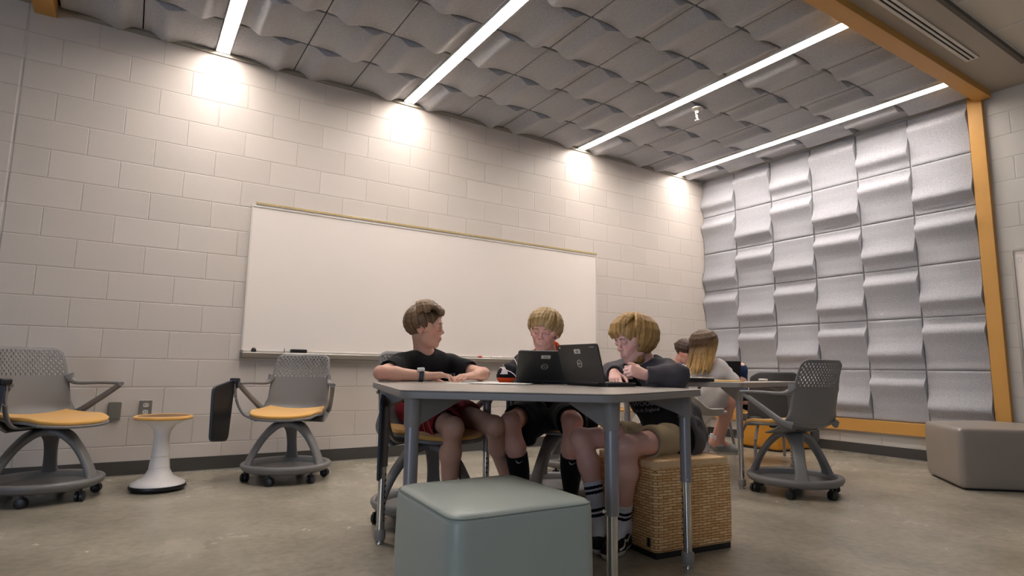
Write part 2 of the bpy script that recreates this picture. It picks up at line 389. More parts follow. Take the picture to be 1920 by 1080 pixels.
# second whiteboard on the right wall, only its near edge shows
t = thing('wall_whiteboard', 'framed whiteboard on the right wall at the picture edge', 'whiteboard', (X1, -3.17, 0.62))
obj('writing_surface', box(-.02, 0, -2.4, -.02, .02, 1.2), M_wb, t)
bm = bmesh.new(); bx(bm, -.03, 0, -.02, 0, 0, 1.22); bx(bm, -.03, 0, -2.4, -.02, 1.2, 1.22); bx(bm, -.03, 0, -2.4, -.02, 0, .02); obj('frame', bm, M_alu, t, bevel=.002)
me = text_mesh('0', .07); o = link('writing', me, t, mat('faint_marker', (205, 205, 212), .5)); o.location = (-.0205, -.055, 1.12); o.rotation_euler = (math.pi/2, 0, -math.pi/2)
me = text_mesh('a', .06); o = link('writing', me, t, bpy.data.materials['faint_marker']); o.location = (-.0205, -.06, .72); o.rotation_euler = (math.pi/2, 0, -math.pi/2)
# outlets
M_plate = mat('steel_plate', (150, 146, 140), 0.35, metal=0.7)
t = thing('wall_plate', 'blank steel wall plate beside the left chair arm', 'wall plate', (.5265, 0, .452))
obj('plate', box(-.038, .038, -.022, 0, -.060, .060), M_plate, t, bevel=.004)
t = thing('power_outlet', 'duplex power outlet with steel plate above the small stool', 'outlet', (.71, 0, .462))
obj('plate', box(-.038, .038, -.022, 0, -.060, .060), M_plate, t, bevel=.004)
for z in (-.024, .024):
    bm = bmesh.new(); prism(bm, [(x, y) for x, y in rrect(.034, .028, .009, 3)], 0, .004)
    o = obj('receptacle', bm, M_white, t); o.location = (0, -.022, z); o.rotation_euler = (math.pi/2, 0, 0)
    bm = bmesh.new(); bx(bm, -.009, -.006, -.0275, -.026, z-.004, z+.008); bx(bm, .006, .009, -.0275, -.026, z-.004, z+.008); obj('slots', bm, M_dark, t)
# ================================================================== FURNITURE
M_chair = mat('grey_chair_plastic', (118, 116, 115), 0.45, bump=(300, .08, .001))
M_cush = mat('orange_cushion', (218, 166, 84), 0.8, bump=(500, .35, .001), sheen=.3)
M_navy = mat('slate_tablet', (52, 58, 72), 0.5)
M_chrome = mat('chrome', (205, 203, 200), 0.16, metal=1.0)
M_tube = mat('grey_powdercoat', (146, 144, 148), 0.32, metal=0.35, spec=.5)
M_top = mat('grey_laminate', (172, 163, 154), 0.3, noise=(90, .04), spec=.45)
M_edge = mat('grey_edge_band', (138, 133, 130), 0.45)

def grid_surface(bm, fn, nu, nv):
    vs = [[bm.verts.new(fn(i/nu, j/nv)) for i in range(nu+1)] for j in range(nv+1)]
    for j in range(nv):
        for i in range(nu): bm.faces.new((vs[j][i], vs[j][i+1], vs[j+1][i+1], vs[j+1][i]))
    return vs
def solidify(o, t, off=-1, bev=0):
    md = o.modifiers.new('solid', 'SOLIDIFY'); md.thickness = t; md.offset = off
    if bev: b = o.modifiers.new('bev', 'BEVEL'); b.width = bev; b.segments = 2; b.limit_method = 'ANGLE'; b.angle_limit = math.radians(50)
    return o

def back_pt(u, v):
    """u in -1..1 across, v in 0..1 up; forward is +y"""
    hw = 0.222-0.012*v-0.016*max(0, v-.55)/.45
    z = 0.390+v*0.477
    # rounded top corners
    cu = abs(u)
    if v > .80:
        k = (v-.80)/.20; z -= 0.030*k*max(0, (cu-.72)/.28)**2
    y = -0.200-0.055*v-0.03*v*v + 0.060*cu**2.2*(1-.45*v)
    if v < 0.32: k = (.32-v)/.32; y += .15*k**3; hw += .026*math.sin(k*2.4)
    return Vector((u*hw, y, z))
def back_mesh():
    bm = bmesh.new(); NU, NV = 30, 28; J0, J1 = 18, 27; V = {}
    def P(i2, j2):   # doubled lattice indices
        k = (i2, j2)
        if k not in V: V[k] = bm.verts.new(back_pt(i2/NU-1, j2/(2*NV)))
        return V[k]
    for j in range(NV):
        for i in range(NU):
            I, J = 2*i, 2*j
            reg = J0 <= j < J1 and 1 <= i < NU-1
            if not reg:
                ring = [P(I, J)]
                if J0 == j+1-0 and False: pass
                ring = [P(I, J), P(I+2, J), P(I+2, J+2), P(I, J+2)]
                # share the mid-edge vertices along the perforated zone
                full = []
                nb = {0: (i, j-1), 1: (i+1, j), 2: (i, j+1), 3: (i-1, j)}
                mids = {0: (I+1, J), 1: (I+2, J+1), 2: (I+1, J+2), 3: (I, J+1)}
                for q in range(4):
                    full.append(ring[q]); a, b = nb[q]
                    if J0 <= b < J1 and 1 <= a < NU-1: full.append(P(*mids[q]))
                bm.faces.new(full); continue
            ring = [P(I, J), P(I+1, J), P(I+2, J), P(I+2, J+1), P(I+2, J+2), P(I+1, J+2), P(I, J+2), P(I, J+1)]
            if (i+j) % 2: bm.faces.new(ring); continue
            c = P(I+1, J+1).co.copy(); bm.verts.remove(V.pop((I+1, J+1)))
            inner = [bm.verts.new(c+(v.co-c)*(.74 if q % 2 == 0 else .90)) for q, v in enumerate(ring)]
            for q in range(8): bm.faces.new((ring[q], ring[(q+1) % 8], inner[(q+1) % 8], inner[q]))
    return bm
def strap(bm, pts, widths, thick, up, n=8):
    path = smoothpath(pts, n); m = len(path); sec = []
    for i in range(m):
        t = i/(m-1)*(len(widths)-1); k = min(int(t), len(widths)-2); w_ = widths[k]+(widths[k+1]-widths[k])*(t-k)
        th = thick if not isinstance(thick, (list, tuple)) else thick[k]+(thick[k+1]-thick[k])*(t-k)
        sec.append(rrect(w_, th, min(w_, th)*.42, 3))
    sweep(bm, path, sec, up)

def make_node_chair():
    t = thing('wheeled_chair', 'x', 'chair')
    # tray base
    bm = bmesh.new()
    lathe(bm, [(0, .062), (.20, .062), (.262, .066), (.286, .080), (.296, .098), (.296, .112), (.288, .119), (.262, .120), (.250, .112), (.238, .082), (.10, .076), (0, .076)], 56)
    obj('base_tray', bm, M_chair, t, True, angle=50)
    for a in (90, 210, 330):
        A = math.radians(a); d = Vector((math.cos(A), math.sin(A), 0)); s = Vector((-d.y, d.x, 0)); bm = bmesh.new()
        path = smoothpath([d*.272+Vector((0, 0, .095)), d*.246+Vector((0, 0, .165)), d*.203+Vector((0, 0, .245)), d*.150+Vector((0, 0, .315)), d*.085+Vector((0, 0, .368)), d*.0+Vector((0, 0, .384))], 6)
        m = len(path); sec = []
        for i in range(m):
            q = i/(m-1); sec.append(rrect(.086-.018*math.sin(min(1, q/.7)*math.pi)+.055*max(0, q-.62)/.38+.03*max(0, .12-q)/.12, 0.034, .014, 3))
        # section frame: side vector horizontal
        sweep(bm, path, sec, (0, 0, 1)); obj('leg', bm, M_chair, t, True, angle=60)
    bm = bmesh.new(); lathe(bm, [(0, .352), (.055, .356), (.066, .372), (.062, .392), (.045, .400), (0, .400)], 28); obj('hub', bm, M_chair, t, True)
    bm = bmesh.new(); lathe(bm, [(.028, .392), (.028, .418), (0, .418)], 20); obj('swivel_post', bm, M_chrome, t, True)
    bm = bmesh.new(); bx(bm, -.10, .10, -.12, .10, .412, .432); obj('seat_plate', bm, M_black, t, bevel=.006)
    for q in range(6):
        A = math.radians(60*q+15); c = Vector((.262*math.cos(A), .262*math.sin(A), 0)); bm = bmesh.new(); al = A+1.1+q*.5
        ax = Vector((math.cos(al), math.sin(al), 0))
        for sgn in (-1, 1):
            m0 = c+ax*(sgn*.013)+Vector((0, 0, .028))
            sweep(bm, [m0-ax*.009, m0-ax*.007, m0+ax*.007, m0+ax*.009], [circ(.024, 18), circ(.028, 18), circ(.028, 18), circ(.024, 18)])
        tube(bm, [c+Vector((0, 0, .03)), c+Vector((0, 0, .075))], .009, 10)
        obj('caster', bm, M_black, t, True)
    # seat shell and cushion
    def seat_fn(ins, dz):
        def f(a, b):
            u, v = 2*a-1, b           # v 0 rear .. 1 front
            hw = (.196+.042*min(1, v*1.8)-.030*max(0, v-.66)/.34)*ins
            r = 1-.10*abs(u)**4
            y = -.172+.030*(1-ins)*8+(v*(.450))*r*ins+.004
            y -= .035*v*abs(u)**2.5
            z = .452+dz+.020*abs(u)**2.2*(1-.4*v)-.012*math.sin(v*3.1)-.030*max(0, v-.70)**1.6/.3**1.6*.9
            return Vector((u*hw, y, z))
        return f
    bm = bmesh.new(); grid_surface(bm, seat_fn(1.0, 0), 20, 20)
    solidify(obj('seat_shell', bm, M_chair, t, True, angle=80), .016, -1, .005)
    bm = bmesh.new(); grid_surface(bm, seat_fn(.985, .022), 24, 24)
    solidify(obj('seat_cushion', bm, M_cush, t, True, angle=80), .022, -1, .009)
    o = solidify(obj('backrest', back_mesh(), M_chair, t, True, angle=80), .007, -1)
    for sgn in (-1, 1):
        bm = bmesh.new()
        strap(bm, [(sgn*.205, -.192, .705), (sgn*.216, -.175, .668), (sgn*.240, -.130, .652), (sgn*.285, -.02, .655), (sgn*.312, .085, .655), (sgn*.318, .125, .652)], [.018, .034, .040, .038, .040, .040], [.060, .036, .020, .018, .018, .020], (0, 0, 1))
        strap(bm, [(sgn*.317, .118, .648), (sgn*.305, .070, .612), (sgn*.275, -.03, .540), (sgn*.242, -.120, .475), (sgn*.205, -.175, .452)], [.028, .032, .036, .042, .052], [.034, .030, .028, .032, .034], (1, 0, 0))
        obj('armrest', bm, M_chair, t, True, angle=60)
    # tablet arm folded down on the right-hand side
    bm = bmesh.new(); strap(bm, [(.06, .02, .418), (.16, .05, .415), (.25, .085, .425), (.298, .105, .47), (.330, .125, .56), (.338, .130, .665)], [.024]*6, [.016]*6, (0, 0, 1)); obj('tablet_arm', bm, M_chair, t, True, angle=60)
    T0 = Vector((.352, .132, .665))
    bm = bmesh.new(); out = round_poly([(-.015, .02), (.235, -.03), (.225, -.375), (.02, -.395)], .045, 6)
    prism(bm, out, -.007, .007)
    for v in bm.verts: v.co = Vector((v.co.x, v.co.z, v.co.y))
    o = obj('tablet', bm, M_navy, t, bevel=.004); o.location = T0
    bm = bmesh.new(); prism(bm, round_poly([(-.007, .012), (.227, -.036), (.218, -.367), (.026, -.387)], .04, 6), .0072, .0095)
    for v in bm.verts: v.co = Vector((v.co.x, v.co.z, v.co.y))
    obj('tablet_underside', bm, M_black, o)
    bm = bmesh.new(); bx(bm, .318, .372, .095, .150, .655, .690); bx(bm, .322, .350, .105, .14, .62, .66); obj('cup_holder', bm, M_black, t, bevel=.008)
    return t
def face(v):   # rz so that local +y points along v
    return math.atan2(-v[0], v[1])
ch0 = make_node_chair()
def put_chair(o, x, y, f, base_a, tab, lab, grp='wheeled chairs with orange seats'):
    rz = face(f); o.location = (x, y, 0); o.rotation_euler = (0, 0, rz); o['label'] = lab; o['group'] = grp
    for c in o.children:
        k = c.name.split('.')[0]
        if k in ('leg', 'caster', 'base_tray'): c.rotation_euler.z = math.radians(base_a-90)-rz
        if k == 'tablet': c.rotation_euler.z = math.atan2(tab[1], tab[0])-rz
    return o
CHAIRS = [   # x, y, facing, direction of the rear leg, direction the hanging tablet points, label
    (.225, -.600, (.62, -.78), 90, (-.97, .10), 'grey wheeled chair with orange seat nearest the left edge'),
    (1.565, -.620, (-.50, -.86), 70, (-.62, -.78), 'grey wheeled chair with orange seat in front of the whiteboard corner'),
    (4.362, -2.638, (.12, .99), 102, (.90, .30), 'grey wheeled chair seen from behind on the right, perforated back'),
    (1.95, -2.13, (.12, -.99), 60, (-.40, -.92), 'grey wheeled chair under the boy in the plain black t-shirt'),
    (2.84, -2.08, (-.38, -.92), 80, (.58, .81), 'grey wheeled chair under the boy in the black and orange jersey'),
    (3.52, -1.40, (-.5, -.86), 90, (.3, .95), 'grey wheeled chair behind the middle boy, only its base showing'),
]
chairs = []
for i, (x, y, f, ba, tb, lab) in enumerate(CHAIRS):
    o = ch0 if i == 0 else copy_tree(ch0)
    chairs.append(put_chair(o, x, y, f, ba, tb, lab))
# dark rounded chair beyond the far table
t = thing('lounge_chair', 'low dark grey chair with rounded back beyond the far table', 'chair', (5.52, -1.68, 0), face((.62, .78)))
M_dgrey = mat('charcoal_plastic', (84, 82, 80), .5)
def lb(a, b):
    u = 2*a-1; hw = .235*(1-.10*b); z = .36+.43*b-.05*max(0, b-.7)/.3*max(0, (abs(u)-.6)/.4)**2
    return Vector((u*hw, -.22-.06*b+.07*u*u, z))
bm = bmesh.new(); grid_surface(bm, lb, 20, 16); solidify(obj('backrest', bm, M_dgrey, t, True, angle=80), .03, 0, .010)
bm = bmesh.new(); prism(bm, round_poly([(-.23, -.22), (.23, -.22), (.22, .20), (-.22, .20)], .07), .34, .40); obj('seat', bm, M_dgrey, t, bevel=.015)
for sx in (-1, 1):
    for sy in (-1, 1):
        bm = bmesh.new(); tube(bm, smoothpath([(sx*.20, sy*.24, .010), (sx*.19, sy*.22, .20), (sx*.14, sy*.15, .345)], 5), .013, 12); obj('leg', bm, M_tube, t, True)

# small wobble stool
def wobble(x, y, lab, zt=.452, s=1.0):
    t = thing('wobble_stool', lab, 'stool', (x, y, 0), 0, 'white pedestal stools with orange seats')
    bm = bmesh.new(); lathe(bm, [(0, .004), (.10, .004), (.150, .010), (.160, .022), (.158, .034), (.150, .036), (0, .036)], 44); obj('rubber_foot', bm, M_black, t, True)
    P = [(.153, .034), (.150, .046), (.120, .062), (.082, .085), (.060, .125), (.052, .20), (.047, .29), (.045, .335), (.052, .365), (.075, .395), (.115, .418), (.152, .430), (.158, .434), (0, .434)]
    bm = bmesh.new(); lathe(bm, P, 44); obj('pedestal', bm, M_stool, t, True, angle=60)
    bm = bmesh.new(); lathe(bm, [(.052, .2035), (.0535, .206), (.052, .2085)], 44); lathe(bm, [(.0585, .137), (.0595, .139), (.0575, .141)], 44); obj('ring_seam', bm, M_white, t, True)
    bm = bmesh.new(); lathe(bm, [(.150, .432), (.163, .434), (.168, .442), (.165, .452), (.154, .456), (.146, .453)], 44); obj('seat_rim', bm, M_cush, t, True)
    bm = bmesh.new(); lathe(bm, [(.147, .452), (.12, .449), (0, .444)], 44); obj('seat_pad', bm, mat('brown_pad', (120, 92, 66), .6), t, True)
    return t
M_stool = mat('white_stool_plastic', (232, 226, 222), .38)
wobble(.797, -.62, 'white pedestal stool with orange rim under the power outlet')
wobble(4.30, -1.12, 'white pedestal stool with orange rim far behind the wicker cube')

# ------------------------------------------------------------------ tables
def make_table(t, corners, legs, zt, th, rad=.07, cen=None):
    x0, y0 = t.location.x, t.location.y
    pts = [(x-x0, y-y0) for x, y in corners]; out = round_poly(pts, rad, 8)
    bm = bmesh.new(); prism(bm, out, zt-.004, zt); obj('tabletop', bm, M_top, t, bevel=.002)
    ins = [(x*.9995, y*.9995) for x, y in out]
    bm = bmesh.new(); prism(bm, out, zt-th, zt-.0042); obj('edge_band', bm, M_edge, t, bevel=.003)
    cx = sum(p[0] for p in pts)/len(pts); cy = sum(p[1] for p in pts)/len(pts)
    for lx, ly in legs:
        lx -= x0; ly -= y0; d = Vector((cx-lx, cy-ly, 0)).normalized(); s = Vector((-d.y, d.x, 0)); c = Vector((lx, ly, 0))
        bm = bmesh.new(); zb = zt-th
        tube(bm, [c+Vector((0, 0, .335)), c+Vector((0, 0, zb-.085))], .0222, 24)
        L = obj('leg', bm, M_tube, t, True)
        bm = bmesh.new(); tube(bm, [c+Vector((0, 0, .05)), c+Vector((0, 0, .345))], .0178, 24); obj('inner_tube', bm, M_chrome, L, True)
        bm = bmesh.new()
        for k in range(9): tube(bm, [c+d*.0165+Vector((0, 0, .10+k*.025)), c+d*.0187+Vector((0, 0, .10+k*.025))], .0045, 8)
        obj('height_holes', bm, M_dark, L)
        bm = bmesh.new(); q = c+s*.0225+Vector((0, 0, .348)); tube(bm, [q, q+s*.008], .006, 10); obj('height_screw', bm, M_chrome, L, True)
        bm = bmesh.new(); lathe(bm, [(.0165, .062), (.024, .062), (.0255, .058), (.0255, .024), (.022, .016), (0, .016)], 24, (c.x, c.y, 0)); obj('foot_collar', bm, M_edge, L, True)
        bm = bmesh.new(); lathe(bm, [(0, .016), (.010, .016), (.010, .008), (.019, .008), (.0195, .001), (0, .001)], 20, (c.x, c.y, 0)); obj('glide', bm, M_chrome, L, True)
        # socket and gusset under the top
        bm = bmesh.new(); tube(bm, [c+Vector((0, 0, zb-.092)), c+Vector((0, 0, zb-.088)), c+Vector((0, 0, zb))], [.0255, .0265, .0285], 24)
        w_ = .024
        v = [c+s*w_+d*.0+Vector((0, 0, zb)), c-s*w_+Vector((0, 0, zb)), c-s*.055+d*.20+Vector((0, 0, zb)), c+s*.055+d*.20+Vector((0, 0, zb)),
             c+s*w_+Vector((0, 0, zb-.088)), c-s*w_+Vector((0, 0, zb-.088)), c-s*.055+d*.20+Vector((0, 0, zb-.012)), c+s*.055+d*.20+Vector((0, 0, zb-.012))]
        vs = [bm.verts.new(p) for p in v]
        for f in ((0,1,2,3),(7,6,5,4),(0,4,5,1),(1,5,6,2),(2,6,7,3),(3,7,4,0)): bm.faces.new([vs[i] for i in f])
        obj('leg_bracket', bm, M_edge, t, True, angle=30)
TZT = .712
TBL = [(1.30, -3.28), (1.80, -3.71), (2.545, -3.42), (2.50, -2.62), (2.30, -2.10), (1.548, -2.325)]
t = thing('student_table', 'large grey table with chrome tipped legs where three boys sit', 'table', (1.95, -2.9, 0))
make_table(t, TBL, [(1.36, -3.24), (1.885, -3.60), (2.538, -3.324), (2.259, -2.18), (1.588, -2.40)], TZT, .027, .07)
t = thing('student_table', 'far grey table with closed laptop, behind the boy in the hoodie', 'table', (4.3, -1.9, 0))
make_table(t, [(4.10, -2.46), (3.56, -1.72), (3.80, -1.62), (4.45, -2.08), (5.20, -1.98), (5.30, -2.15)], [(4.155, -2.385), (3.70, -1.76), (5.17, -2.12)], .712, .035, .05)

# ------------------------------------------------------------------ poufs
def soft_prism(name, parent, pts, z0, z1, r, m, seam=None, bulge=.006, crown=.02):
    """upholstered block: rounded plan, soft top and bottom edges, slightly domed top"""
    out = round_poly(pts, r, 8); n = len(out); cx = sum(p[0] for p in out)/n; cy = sum(p[1] for p in out)/n
    bm = bmesh.new(); rings = []
    lv = [(-.020, z0), (-.004, z0+.006), (0, z0+.02)]
    for k in range(1, 8): q = k/8; lv.append((bulge*math.sin(q*math.pi), z0+.02+(z1-z0-.045)*q))
    lv += [(0, z1-.025), (-.004, z1-.012), (-.014, z1-.003), (-.03, z1+.001)]
    for off, z in lv:
        ring = []
        for x, y in out:
            d = Vector((x-cx, y-cy)); L = d.length; d.normalize(); ring.append(bm.verts.new((x+d.x*off, y+d.y*off, z)))
        rings.append(ring)
    for k in range(1, 7):
        q = 1-k/7; ring = []
        for x, y in out:
            d = Vector((x-cx, y-cy)); L = d.length-.03; d.normalize(); ring.append(bm.verts.new((cx+d.x*L*q, cy+d.y*L*q, z1+.001+crown*(1-q*q))))
        rings.append(ring)
    rings.pop(); cv = bm.verts.new((cx, cy, z1+.001+crown)); 
    for a, b in zip(rings, rings[1:]):
        for i in range(n): bm.faces.new((a[i], a[(i+1) % n], b[(i+1) % n], b[i]))
    for i in range(n): bm.faces.new((rings[-1][i], rings[-1][(i+1) % n], cv))
    bm.faces.new(rings[0][::-1])
    o = obj(name, bm, m, parent, True, angle=80)
    if seam:
        bm = bmesh.new(); tube_pts = []
        for x, y in out:
            d = Vector((x-cx, y-cy)).normalized(); tube_pts.append(Vector((x-d.x*.0045, y-d.y*.0045, z1-.0105)))
        sweep(bm, tube_pts, circ(.0022, 6), closed=True); obj('seam_piping', bm, seam, parent, True)
    return o
M_teal = mat('sage_vinyl', (164, 172, 164), .38, spec=.5, bump=(900, .12, .0006))
M_teals = mat('sage_seam', (120, 132, 126), .5)
t = thing('cube_pouf', 'pale sage green vinyl cube pouf in the foreground before the table', 'pouf', (1.42, -3.622, 0))
soft_prism('cushion_body', t, [(-.210, -.207), (.198, -.219), (.216, .206), (-.180, .214)], .012, .454, .045, M_teal, M_teals, bulge=.004, crown=.016)
obj('base', box(-.17, .17, -.18, .18, 0, .014), M_black, t)
# wicker
def wicker_mat():
    m = mat('woven_wicker', (196, 158, 98), .6, spec=.3); nt = m.node_tree; b = nt.nodes['Principled BSDF']
    tc = nt.nodes.new('ShaderNodeTexCoord'); sp = nt.nodes.new('ShaderNodeSeparateXYZ'); nt.links.new(tc.outputs['Object'], sp.inputs[0])
    ad = nt.nodes.new('ShaderNodeMath'); nt.links.new(sp.outputs[0], ad.inputs[0]); nt.links.new(sp.outputs[1], ad.inputs[1])
    nz = nt.nodes.new('ShaderNodeTexNoise'); nz.inputs['Scale'].default_value = 22; nt.links.new(tc.outputs['Object'], nz.inputs['Vector'])
    zz = nt.nodes.new('ShaderNodeMath'); zz.operation = 'MULTIPLY_ADD'; zz.inputs[1].default_value = .007; nt.links.new(nz.outputs['Fac'], zz.inputs[0]); nt.links.new(sp.outputs[2], zz.inputs[2])
    cb = nt.nodes.new('ShaderNodeCombineXYZ'); nt.links.new(ad.outputs[0], cb.inputs[0]); nt.links.new(zz.outputs[0], cb.inputs[1])
    br = nt.nodes.new('ShaderNodeTexBrick'); nt.links.new(cb.outputs[0], br.inputs['Vector']); br.offset = .5
    for k, v in (('Scale', 1), ('Mortar Size', .0024), ('Mortar Smooth', 1.0), ('Bias', 0.0), ('Brick Width', .044), ('Row Height', .0118)): br.inputs[k].default_value = v
    br.inputs['Color1'].default_value = (*lin((246, 208, 154)), 1); br.inputs['Color2'].default_value = (*lin((218, 166, 108)), 1); br.inputs['Mortar'].default_value = (*lin((160, 108, 64)), 1)
    nt.links.new(br.outputs['Color'], b.inputs['Base Color'])
    wv = nt.nodes.new('ShaderNodeMath'); wv.operation = 'MULTIPLY_ADD'; wv.inputs[1].default_value = -1; wv.inputs[2].default_value = 1; nt.links.new(br.outputs['Fac'], wv.inputs[0])
    bp = nt.nodes.new('ShaderNodeBump'); bp.inputs['Strength'].default_value = .8; bp.inputs['Distance'].default_value = .003
    nt.links.new(wv.outputs[0], bp.inputs['Height']); nt.links.new(bp.outputs['Normal'], b.inputs['Normal']); return m
M_wick = wicker_mat()
M_sand = mat('sand_fabric', (226, 190, 142), .85, noise=(150, .12))
t = thing('wicker_pouf', 'tan woven wicker cube seat under the boy in the grey hoodie', 'pouf', (2.735, -3.005, 0), 0)
WP = [(-.245, -.19), (.205, -.235), (.245, .19), (-.205, .235)]
soft_prism('woven_body', t, WP, .022, .378, .03, M_wick, None, bulge=.002, crown=.0)
soft_prism('seat_pad', t, [(x*.985, y*.985) for x, y in WP], .377, .396, .04, M_sand, None, bulge=.0, crown=.012)
bm = bmesh.new(); prism(bm, [(x*.95, y*.95) for x, y in WP], 0, .024); obj('base', bm, M_black, t)
bm = bmesh.new(); bx(bm, -.2535, -.2495, -.165, -.150, .05, .085); o = obj('care_tag', bm, M_black, t)
# grey ottoman on the right, rhomboid
M_greyv = mat('taupe_vinyl', (138, 129, 120), .45, bump=(700, .12, .0006))
t = thing('ottoman', 'low taupe vinyl ottoman by the right end of the felt wall', 'ottoman', (5.9, -3.2, 0))
soft_prism('cushion_body', t, [(-.36, .10), (-.40, .06), (.02, -.36), (.50, -.30), (.62, .20), (.20, .52)][0:1]+[(.03-.43, .06-.0)]+[(.0, -.30), (.46, -.44), (.70, .10), (.06, .44)], .012, .425, .05, M_greyv, None, bulge=.006, crown=.012) if False else None
OT = [(-.42, .035), (.15, -.445), (.66, -.33), (.66, .28), (.10, .46)]
soft_prism('cushion_body', t, OT, .012, .418, .045, M_greyv, None, bulge=.006, crown=.012)
bm = bmesh.new(); prism(bm, [(.12+(x-.12)*.93, y*.93) for x, y in OT], 0, .014); obj('base', bm, M_black, t)
# orange ottoman by the panelled wall
M_orv = mat('orange_vinyl', (202, 140, 42), .5)
t = thing('ottoman', 'orange vinyl ottoman against the felt wall behind the far table', 'ottoman', (6.38, -1.12, 0))
soft_prism('cushion_body', t, [(-.30, -.27), (.30, -.27), (.30, .22), (-.24, .22)], .012, .35, .045, M_orv, None)
obj('base', box(-.27, .27, -.22, .19, 0, .014), M_black, t)
bm = bmesh.new(); bx(bm, -.306, -.299, -.20, -.155, .26, .295); obj('pull_tab', bm, M_black, t, bevel=.002)
# tube-legged side chair with orange seat under the girl in jeans
t = thing('side_chair', 'grey tube legged chair with orange seat under the girl in jeans', 'chair', (5.26, -1.10, 0), math.radians(8))
for sx in (-1, 1):
    for sy in (-1, 1):
        bm = bmesh.new(); tube(bm, [(sx*.24, sy*.24, .012), (sx*.20, sy*.19, .40)], .013, 12); obj('leg', bm, M_tube, t, True)
bm = bmesh.new(); prism(bm, round_poly([(-.25, -.23), (.25, -.23), (.25, .23), (-.25, .23)], .05), .405, .435); obj('seat_frame', bm, M_tube, t, bevel=.006)
soft_prism('seat_cushion', t, [(-.24, -.22), (.24, -.22), (.24, .22), (-.24, .22)], .435, .500, .05, M_orv, None)
# pedestal shell chair under the girl in the pale sweater
t = thing('shell_chair', 'white pedestal chair with curved grey shell under the girl in the pale sweater', 'chair', (4.476, -1.764, 0), face((.84, -.54))); t.scale = (1.06, 1.06, 1.14)
bm = bmesh.new(); lathe(bm, [(0, .005), (.185, .005), (.19, .016), (.15, .030), (.09, .055), (.055, .11), (.048, .22), (.050, .30), (.075, .355), (.13, .385), (.14, .395), (0, .395)], 40); obj('pedestal', bm, M_stool, t, True, angle=60)
def shell_fn(a, b):
    ang = (a-.5)*math.radians(250); r = .205+.03*b; back = max(0, -math.cos(ang+math.pi))
    h = .395+b*(.045+.19*max(0, math.cos(ang))**1.0)
    return Vector((r*math.sin(ang), -r*math.cos(ang)*.95, h))
bm = bmesh.new(); grid_surface(bm, shell_fn, 40, 8); solidify(obj('shell_back', bm, mat('shell_plastic', (178, 174, 168), .45), t, True, angle=80), .02, 0, .008)
bm = bmesh.new(); lathe(bm, [(0, .392), (.17, .392), (.205, .402), (.205, .415), (.17, .425), (0, .420)], 40); obj('seat', bm, bpy.data.materials['shell_plastic'], t, True)

